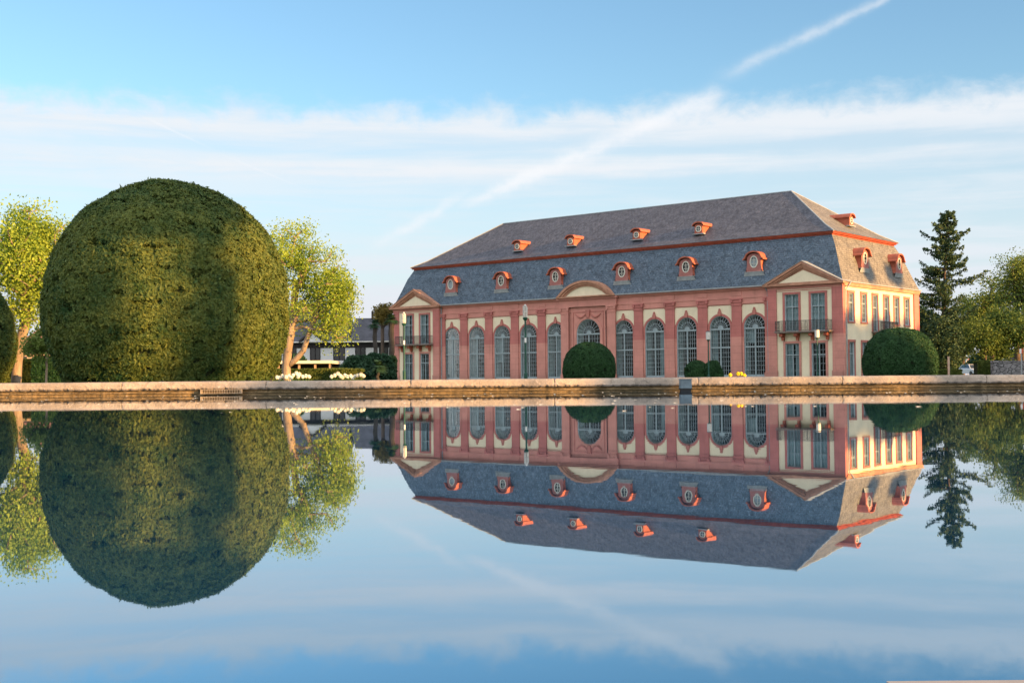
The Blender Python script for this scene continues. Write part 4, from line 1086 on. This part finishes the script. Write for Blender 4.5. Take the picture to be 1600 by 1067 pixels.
# palms
M_PALMB = surf('palm_bark', (.05, .045, .04), .9, .3, 6.)
def palm(px, top, d, label, r_, trunk_h_px, nf=26, seed=1, tr_r=.12):
    rg = random.Random(seed); c = at(px, top, d); h = c[2] - GZ; root = empty('palm_tree', (c[0], d, GZ), label, 'palm tree', 'palms beside the left pavilion')
    t = MB(); n = 14; t.tube([(.03 * sin(k), 0, h * k / n) for k in range(n + 1)], [tr_r * (1.05 + .15 * (k % 2)) for k in range(n + 1)], 9); t.build('trunk', M_PALMB, root)
    C = []; quads = MB()
    for k in range(nf):
        a = rg.uniform(0, 6.28); e = rg.uniform(-.35, 1.2); L_ = r_ * rg.uniform(.8, 1.1)
        for j in range(11):                      # fan of narrow blades
            b_ = a + (j - 5) * .13; x1, y1 = cos(b_) * cos(e), sin(b_) * cos(e); z1 = sin(e)
            m1 = (x1 * L_ * .5, y1 * L_ * .5, h + z1 * L_ * .5); m2 = (x1 * L_, y1 * L_, h + z1 * L_ - .35 * L_ * (1 - abs(j - 5) * .05))
            px_, py_ = -sin(b_) * .022 * 1.3, cos(b_) * .022 * 1.3
            quads.add([(0, 0, h), (m1[0] + px_, m1[1] + py_, m1[2]), m2, (m1[0] - px_, m1[1] - py_, m1[2])], [(0, 1, 2, 3)])
    quads.build('fronds', L_PALM, root)
palm(586, 508, 82, 'middle palm with a tall bare trunk in front of the grey roof', .65, 60, seed=3, tr_r=.13)
palm(611.5, 500, 84, 'tall dark palm hard against the left pavilion wall', .70, 90, seed=4, tr_r=.17)
palm(590, 573, 60, 'small low palm in front of the dark shrubs', .58, 20, nf=30, seed=5, tr_r=.07)

# ------------------------------------------------------------------ white house beyond, carport, brown tree
M_HWALL = surf('white_house_render', (.70, .72, .74), .9, .08, 1.); M_TIMBER = surf('dark_timber', (.035, .032, .035), .8, .3, 3.)
M_HROOF = surf('grey_house_tiles', (.085, .09, .11), .8, .3, 1.2, bump=.02, bscale=10); M_HROOFR = surf('red_brown_house_tiles', (.20, .10, .07), .8, .3, 1.2)
D = 140.
hx0, hx1 = at(395, 0, D)[0], at(622, 0, D)[0]; zev = at(520, 533, D)[2]; zrg = at(590, 497, D + 4)[2]; zr2 = at(500, 477, D + 5)[2]
house = empty('white_house', (hx0, D, GZ), 'low white house with dark timber and grey roof between the tree and the palace', 'house')
HW = hx1 - hx0; wz = zev - GZ; fx = lambda px: at(px, 0, D)[0] - hx0; fz = lambda py: at(520, py, D)[2] - GZ
wl = MB(); wins = [(fx(483), fx(498)), (fx(519), fx(536)), (fx(553), fx(568)), (fx(590), fx(603)), (fx(450), fx(461)), (fx(425), fx(438))]
holes(wl, 0, HW, 0, wz, [(a, b, fz(562), fz(542)) for a, b in wins], lambda a, b: (a, 0, b)); wl.quad((0, 9, 0), (0, 0, 0), (0, 0, wz), (0, 9, wz)); wl.quad((HW, 0, 0), (HW, 9, 0), (HW, 9, wz), (HW, 0, wz)); wl.quad((HW, 9, 0), (0, 9, 0), (0, 9, wz), (HW, 9, wz))
wl.build('wall', M_HWALL, house)
for a, b in wins:
    q = MB(); q.box(a, b, .05, .10, fz(562), fz(542)); o = q.build('pane', M_PANE, house)
    q = MB(); z0_, z1_ = fz(562), fz(542)
    for xx in (a, (a + b) / 2, b): q.box(xx - .05, xx + .05, -.04, .05, z0_, z1_)
    q.box(a, b, -.04, .04, z1_ - .06, z1_ + .06); q.box(a, b, -.04, .04, z0_ - .08, z0_); q.build('window_frame', M_TIMBER, house)
rfm = MB(); rz_ = zrg - GZ
xm = fx(545)
rfm.prism([(0, 0)], 0, 0) if False else None
rfm.quad((xm, -.7, wz - .1), (HW + .6, -.7, wz - .1), (HW + .6, 4, rz_), (xm, 4, rz_)); rfm.quad((HW + .6, 9.7, wz - .1), (xm, 9.7, wz - .1), (xm, 4, rz_), (HW + .6, 4, rz_))
r2 = zr2 - GZ
rfm.quad((-.6, -.7, wz - .1), (xm, -.7, wz - .1), (xm - 1., 5, r2), (3.4, 5, r2)); rfm.quad((xm, 10.7, wz - .1), (-.6, 10.7, wz - .1), (3.4, 5, r2), (xm - 1., 5, r2)); 
rfm.add([(xm, -.7, wz - .1), (xm, 10.7, wz - .1), (xm - 1., 5, r2)], [(0, 1, 2)]); rfm.add([(-.6, 10.7, wz - .1), (-.6, -.7, wz - .1), (3.4, 5, r2)], [(0, 1, 2)])
ro = rfm.build('roof', M_HROOF, house)
MB().box(fx(572), fx(575), 3.7, 4.1, rz_ - .1, rz_ + .75).build('chimney', M_TIMBER, ro)
q = MB(); q.box(-.5, HW + .5, -.76, -.66, wz - .16, wz - .05); q.build('gutter', M_WHITE, house)
q = MB(); q.box(0, HW, -.10, 0, wz - .75, wz - .2); q.build('beam', M_TIMBER, house)
gx0_, gx1_, gxa = fx(472), fx(505), fx(487.5)
q = MB(); q.prism([(gx0_, wz - .1), (gx1_, wz - .1), (gxa, fz(520))], -.95, 2.); q.build('gable', M_HWALL, house)
q = MB()
for sx, ex in ((gx0_ - .3, gxa), (gx1_ + .3, gxa)): q.prism([(sx, wz - .15), (ex, fz(520)), (ex, fz(520) + .22), (sx, wz + .07)] , -1.15, 2.4)
q.build('gable_roof', M_TIMBER, house)
q = MB().box(gx1_ + 1., gx1_ + 3.5, -2.2, 0, 0, 1.7); q.build('porch', surf('slate_blue_paint', (.10, .14, .19), .7, .2, 2.), house)
# carport
D = 76.; x0_, x1_ = at(395, 0, D)[0], at(514, 0, D)[0]; zt_ = at(470, 563.5, D)[2] - GZ; zb_ = at(470, 568, D)[2] - GZ
cp = empty('carport', (x0_, D, GZ), 'open flat canopy with cream edge on posts before the white house', 'carport')
MB().box(0, x1_ - x0_, 0, 4.5, zb_, zt_).build('roof', surf('cream_board', (.72, .64, .48), .7, .1, 2.), cp)
for px in (432, 464, 489, 512): xx = at(px, 0, D)[0] - x0_; MB().box(xx - .06, xx + .06, .3, .42, 0, zb_).build('post', surf('tan_wood', (.42, .30, .20), .8, .2, 4.) if px == 432 else bpy.data.materials['tan_wood'], cp)
MB().box(0, x1_ - x0_, 4.3, 4.45, 0, zb_).build('back_wall', M_TIMBER, cp)
# brown tree beyond the roof
D = 135.; b0 = at(598, 590, D); b0 = (b0[0], D, GZ)
tree('bronze_tree', b0, [(0, 0, 0), (0, 0, 2.5), (0, 0, 4.5), (0, 0, 5.8)], .2, [cr(598, 492, D, 15, 14, b0)], 40, 90, .13, L_BROWN, M_BARKD, 'small bronze-leaved tree showing above the grey roof beside the left pavilion', spread=.35, seed=9)
# house beyond the left edge tree
D = 88.; hb = at(20, 0, D)[0]; h2 = empty('brick_house', (hb, D, GZ), 'reddish house glimpsed behind the trees at the far left', 'house')
ww = at(100, 0, D)[0] - hb; zz_ = at(50, 548, D)[2] - GZ; za_ = at(50, 505, D)[2] - GZ
q = MB(); q.box(0, ww, 0, 7, 0, zz_); q.build('wall', surf('pale_house_wall', (.55, .42, .34), .9, .15, 1.), h2)
q = MB(); q.quad((-.4, -.5, zz_ - .1), (ww + .4, -.5, zz_ - .1), (ww - 1, 3.5, za_), (1, 3.5, za_)); q.quad((ww + .4, 7.5, zz_ - .1), (-.4, 7.5, zz_ - .1), (1, 3.5, za_), (ww - 1, 3.5, za_))
q.add([(ww + .4, -.5, zz_ - .1), (ww + .4, 7.5, zz_ - .1), (ww - 1, 3.5, za_)], [(0, 1, 2)]); q.build('roof', M_HROOFR, h2)
for i_ in range(3): MB().box(.6 + i_ * 1.3, 1.1 + i_ * 1.3, -.05, 0, 1.2, 2.0).build('window', M_PANE, h2)

# ------------------------------------------------------------------ right side: conifer and trees
D = 122.; b0 = at(1474, 588, D); b0 = (b0[0], D, GZ)
conifer('tall_conifer', b0, at(1479, 331, D)[2] - GZ, 5.0, 'tall dark ragged conifer right of the palace against the sky', L_CONIFER, seed=7, n_b=150, dens=1.4, first=.08, leaf=.15, lean=.85)
def dtree(px, base_py, top, rx, d, mat, label, seed, trunk_h=.35, n=110, per=70, leaf=.15, crown=None, bark=M_BARKD, name='broadleaf_tree', sp_=.5, group='trees right of the palace', shell=.42):
    b0 = at(px, base_py, d); b0 = (b0[0], d, GZ); h = at(px, top, d)[2] - GZ; r_ = rx * d / F_PX
    rg = np.random.default_rng(seed)
    cz = h * (1 + trunk_h) / 2; hz = h * (1 - trunk_h) / 2
    cs = crown or [(0, 0, cz, r_ * .8, r_ * .8, hz * .95)] + [(rg.uniform(-.5, .5) * r_, rg.uniform(-.4, .4) * r_, cz + rg.uniform(-.5, .5) * hz, r_ * .5, r_ * .5, hz * .45) for _ in range(5)]
    return tree(name, b0, [(0, 0, 0), (.05, 0, h * trunk_h * .5), (0, 0, h * trunk_h), (.1, 0, cz), (0, 0, h * .8)], .05 * h * .45, cs, n, per, leaf, mat, bark, label, group=group, spread=sp_, seed=seed, step=.8, shell=shell)
dtree(1447, 588, 470, 24, 130, L_DARK, 'dark bushy tree between the palace corner and the tall conifer', 41, .1, 90, 80, .17)
dtree(1505, 588, 462, 34, 165, L_MID, 'olive-green tree below and right of the tall conifer', 42, .15, 130, 80, .14)
dtree(1478, 588, 495, 26, 119, L_CONIFER, 'low leafy tree directly below the tall conifer', 43, .12, 90, 80, .12)
dtree(1550, 588, 430, 34, 135, L_SPRING2, 'pale thinly leaved tree between the conifer and the right edge trees', 44, .3, 110, 45, .14, sp_=.55)
dtree(1590, 588, 388, 44, 127, L_SPRING2, 'tall bright yellow-green tree at the right edge', 45, .25, 170, 55, .12, sp_=.65, shell=.3)
dtree(1540, 588, 500, 34, 119, L_SPRING2, 'spreading yellow-green tree above the small silver-white car', 46, .38, 90, 55, .11, sp_=.6)
dtree(1598, 588, 478, 40, 119, L_MID, 'dimmer blue-green tree at the right edge behind the stone wall', 47, .32, 100, 60, .14, sp_=.6)
dtree(1562, 588, 480, 30, 120, L_MID, 'mid-green tree deep between the conifer and the stone wall', 48, .2, 90, 80, .14)
dtree(1650, 588, 420, 50, 124, L_MID, 'green tree largely beyond the right edge', 49, .25, 100, 70, .14)
for i, (px, top, r_, d) in enumerate([(1452, 545, 22, 128), (1482, 550, 18, 165), (1535, 550, 22, 155), (1575, 545, 24, 150), (1600, 552, 22, 140)]):
    shrub('shrub', px, top, r_, d, ['dark undergrowth bush beside the palace far corner', 'dark bush below the conifer behind the pale posts', 'dark bush behind the car', 'dark bush above the stone wall', 'dark bush at the right edge above the stone wall'][i], L_DARK, 6000, 60 + i, leaf=.2)
hedge('hedge', at(1430, 0, 105)[0], at(1492, 0, 105)[0], 105, 1.0, at(1460, 578, 105)[2], 'low sunlit hedge at the foot of the tall conifer', L_GRASS, 5000, .1)
hedge('hedge', at(1517, 0, 97)[0], at(1541, 0, 97)[0], 97, 1.2, at(1530, 564.5, 97)[2], 'bright green hedge block between the car and the stone wall', L_GRASS, 5000, .1)
# stone wall
D = 94.; x0_, x1_ = at(1540, 0, D)[0], at(1660, 0, D)[0]; ht = at(1570, 563.5, D)[2] - GZ
def rubble(g, tcn, c):
    v = g.node('ShaderNodeTexVoronoi'); v.feature = 'DISTANCE_TO_EDGE'; g.put(v.inputs['Vector'], g.scale(tcn, 2.2, 1, 3.6)); v.inputs['Scale'].default_value = 1.
    return g.mix(g.ss(v.outputs['Distance'], .02, .09), (.05, .05, .055), c)
M_RUB = surf('grey_rubble_stone', (.24, .235, .25), .9, .4, 3., extra=rubble, bump=.04, bscale=8)
sw = empty('stone_wall', (x0_, D, GZ), 'grey rubble stone wall at the right edge behind the pool', 'wall')
MB().box(0, x1_ - x0_, 0, .5, 0, ht - .12).build('masonry', M_RUB, sw)
q = MB(); xx = 0
while xx < x1_ - x0_: l_ = random.uniform(.6, 1.); q.box(xx, xx + l_ - .02, -.05, .55, ht - .12, ht - random.uniform(0, .03)); xx += l_
q.build('capstones', M_RUB, sw)
# cars
def make_car(body_col, nm):
    r_ = empty('parked_car', (0, 0, 0), 'x', 'car')
    M_B = surf(nm, body_col, .3, .05, 2., spec=.6, fine=.02)
    # side profile (y length, z); width via x, slightly narrowed at the top
    lo = [(-2.1, .35), (-2.12, .62), (-1.95, .80), (-1.05, .95), (.0, .98), (1.75, .98), (2.1, .85), (2.15, .55), (2.1, .35)]
    b = MB(); n = len(lo)
    def loft(rings, mi=0):
        v = [p for r in rings for p in r]; k = len(rings[0])
        f = [(i * k + j, i * k + (j + 1) % k, (i + 1) * k + (j + 1) % k, (i + 1) * k + j) for i in range(len(rings) - 1) for j in range(k)]
        f += [tuple(range(k - 1, -1, -1)), tuple((len(rings) - 1) * k + j for j in range(k))]; b.add(v, f, mi)
    loft([[(x, y * (1 if abs(x) < .8 else .985), z if abs(x) < .84 else min(z, .88)) for y, z in lo] for x in (-.88, -.82, .82, .88)])
    b.box(-.62, .62, -.25, 1.25, 1.40, 1.45)
    o = b.build('body', M_B, r_)
    cabin = MB(); P0 = [(-.80, -1.0, .97), (.80, -1.0, .97), (.80, 1.75, .98), (-.80, 1.75, .98)]; P1 = [(-.62, -.3, 1.42), (.62, -.3, 1.42), (.62, 1.3, 1.42), (-.62, 1.3, 1.42)]
    cabin.add(P0 + P1, [(0, 1, 5, 4), (1, 2, 6, 5), (2, 3, 7, 6), (3, 0, 4, 7), (4, 5, 6, 7)]); cabin.build('window_glass', M_PANE, r_)
    pl = MB()
    for a, b2 in zip(P0, P1): pl.tube([a, b2], .045, 6)
    pl.build('pillars', M_B, r_)
    for sx in (-.86, .86):
        for yy in (-1.35, 1.3):
            MB().tube([(sx - .1, yy, .32), (sx + .1, yy, .32)], .32, 16).build('wheel', M_IRON, r_)
    for sx in (-.62, .62): MB().box(sx - .17, sx + .17, -2.13, -2.0, .62, .75).build('headlight', M_OPAL, r_)
    MB().box(-.5, .5, -2.14, -2.08, .42, .58).build('grille', M_IRON, r_)
    return r_
D = 150.
c1_ = make_car((.62, .66, .70), 'silver_white_paint'); c = at(1508, 0, D); c1_.location = (c[0], D, GZ); c1_.rotation_euler[2] = .12
c1_['label'] = 'silver-white car, only its roof and windscreen showing over the pool wall'
c2_ = make_car((.55, .62, .62), 'pale_green_paint'); D = 128.; c = at(1581, 0, D); c2_.location = (c[0], D, GZ + .55); c2_.rotation_euler[2] = 1.2
c2_['label'] = 'pale car parked above the stone wall at the right edge'
q = MB().box(-3.5, 3.5, -3, 3, -.02, .55); tag(q.build('raised_bank', M_LAWN, None, (c[0], D, GZ)), kind='structure')
# posts and signs on the right
M_RED = surf('red_paint', (.55, .10, .05), .6, .1, 4.)
def marker(px, top, w_, d, label, split=.5, base=.0, white=M_WHITE, red=M_RED, name='marker_post', cat='post', headh=None):
    c = at(px, top, d); h = c[2] - GZ; wx = w_ * d / F_PX / 2; r_ = empty(name, (c[0], d, GZ), label, cat)
    hh = headh or h
    MB().box(-wx, wx * (1 - 2 * (1 - split)), -wx * .5, wx * .5, h - hh, h).build('white_panel', white, r_); MB().box(wx * (1 - 2 * (1 - split)), wx, -wx * .5, wx * .5, h - hh, h).build('red_panel', red, r_)
    if hh < h: MB().box(-.04, .04, -.03, .03, 0, h - hh).build('pole', M_LEAD, r_)
    return r_
M_PILLAR = surf('warm_pillar_stone', (.52, .36, .28), .8, .2, 3.)
marker(1482, 557, 3, 101, 'warm pale stone pillar at the foot of the tall conifer', white=M_PILLAR, red=M_PILLAR, name='stone_pillar', cat='pillar')
marker(1512, 560.5, 6.5, 158, 'small white and red sign box above the silver-white car', .55, headh=1.0, name='sign_box', cat='sign')
marker(1595.5, 545, 4.5, 93., 'white and orange sign at the right edge above the stone wall', .5, headh=.35, name='sign_box', cat='sign')

# ------------------------------------------------------------------ trees beyond the right and behind the camera that shade the park
def sun_at(P, dist):                       # point 'dist' metres towards the sun from P (height of the ray)
    return (P[0] + SUN_H[0] * dist, P[1] + SUN_H[1] * dist, P[2] + math.tan(SUN_EL) * dist)
def shade_tree(px_, py_, h, r_, z0, seed, label, trad=.28, mat=L_MID, n=150, per=60, leaf=.2, sp_=.55, shell=.45):
    b0 = (px_, py_, GZ)
    cz = (h + z0) / 2; hz = (h - z0) / 2
    return tree('park_tree', b0, [(0, 0, 0), (0, 0, z0 * .5), (0, 0, z0), (0, 0, cz)], trad, [(0, 0, cz, r_, r_, hz)], n, per, leaf, mat, M_BARKD, label, group='park trees outside the view', spread=sp_, seed=seed, step=1., shell=shell)
Q = np.array([-SUN_H[1], SUN_H[0]])         # horizontal axis across the sunlight
def shade_at(a, dist_along, **k):
    """a = coordinate across the light; dist_along = coordinate along the light"""
    p = Q * a + SUN_H * dist_along
    return p
# (a, along, crown bottom, crown top, radius)
vF = np.array([sin(TH), cos(TH)])
side = lambda t, z: (BO[0] + vF[0] * t, BO[1] + vF[1] * t, z)
# (shaded place, metres to the tree, crown radius, crown half height above / below the ray, crown reaches the ground?)
SH = [
 ((-4.4, 24.3, .1), 54, .95, .9, 1), ((2.3, 24.3, .1), 47, .6, .8, 1), ((9.9, 24.3, .1), 44, 1.1, .9, 1),
 ((-7.8, 33.05, 1.6), 62, .5, 2.6, 0, .75), ((-12.1, 33.0, 2.2), 64, .35, 2.6, 0, .8), ((-9.5, 82., 3.), 96, 2.8, 4., 1), ((-8.5, 69., 1.), 88, 3., 2.6, 1), ((-12.2, 34., 5.1), 66, 1.1, 1.3, 0), ((-10.4, 33.7, 5.0), 64, .9, .9, 0), ((-8.7, 33.9, 5.0), 65, .9, .9, 0), ((-10.6, 34.4, 5.9), 63, 1.1, 1.5, 0), ((-9., 34.8, 6.2), 67, 1.1, 1.6, 0), ((-7.9, 34.6, 5.9), 63, 1.0, 1.2, 0), ((-25.2, 54., 3.), 88, 3.3, 4.6, 0, 1.2),
 (side(1.2, 1.0), 74, 2.9, 4.1, 1, 1.3), (side(4.6, 1.0), 78, 2.8, 4.4, 1, 1.3), (side(8.3, 1.2), 74, 2.8, 4.5, 1, 1.3), (side(12.5, 1.2), 77, 2.9, 4.6, 1, 1.3), (side(16, 1.2), 74, 2.6, 3.6, 1, 1.3),
 (side(5.8, 9.0), 84, .9, .8, 0), (side(11.5, 9.0), 84, 1.3, .8, 0),
 ((4.5, 93., 1.2), 70, 2.5, 2.6, 1), ((9.5, 93., 1.2), 74, 2.5, 2.6, 1), ((26.5, 85., 1.2), 68, 2.6, 2.8, 1),
]
where = ['behind the camera', 'beyond the right edge']
for i, (tg, dist, r_, hh, gr_, *dn) in enumerate(SH):
    dn = dn[0] if dn else 1.
    q = sun_at(tg, dist); z1 = q[2] + hh; z0 = 1.0 if gr_ else q[2] - hh
    shade_tree(q[0], q[1], z1, r_, z0, 100 + i, 'broad park tree standing outside the view, casting shade', trad=.28 if r_ > 1.3 else .07, n=int((50 + 55 * r_ * (z1 - z0) / 8) * dn), per=80, leaf=.2, sp_=.12 + .12 * r_)
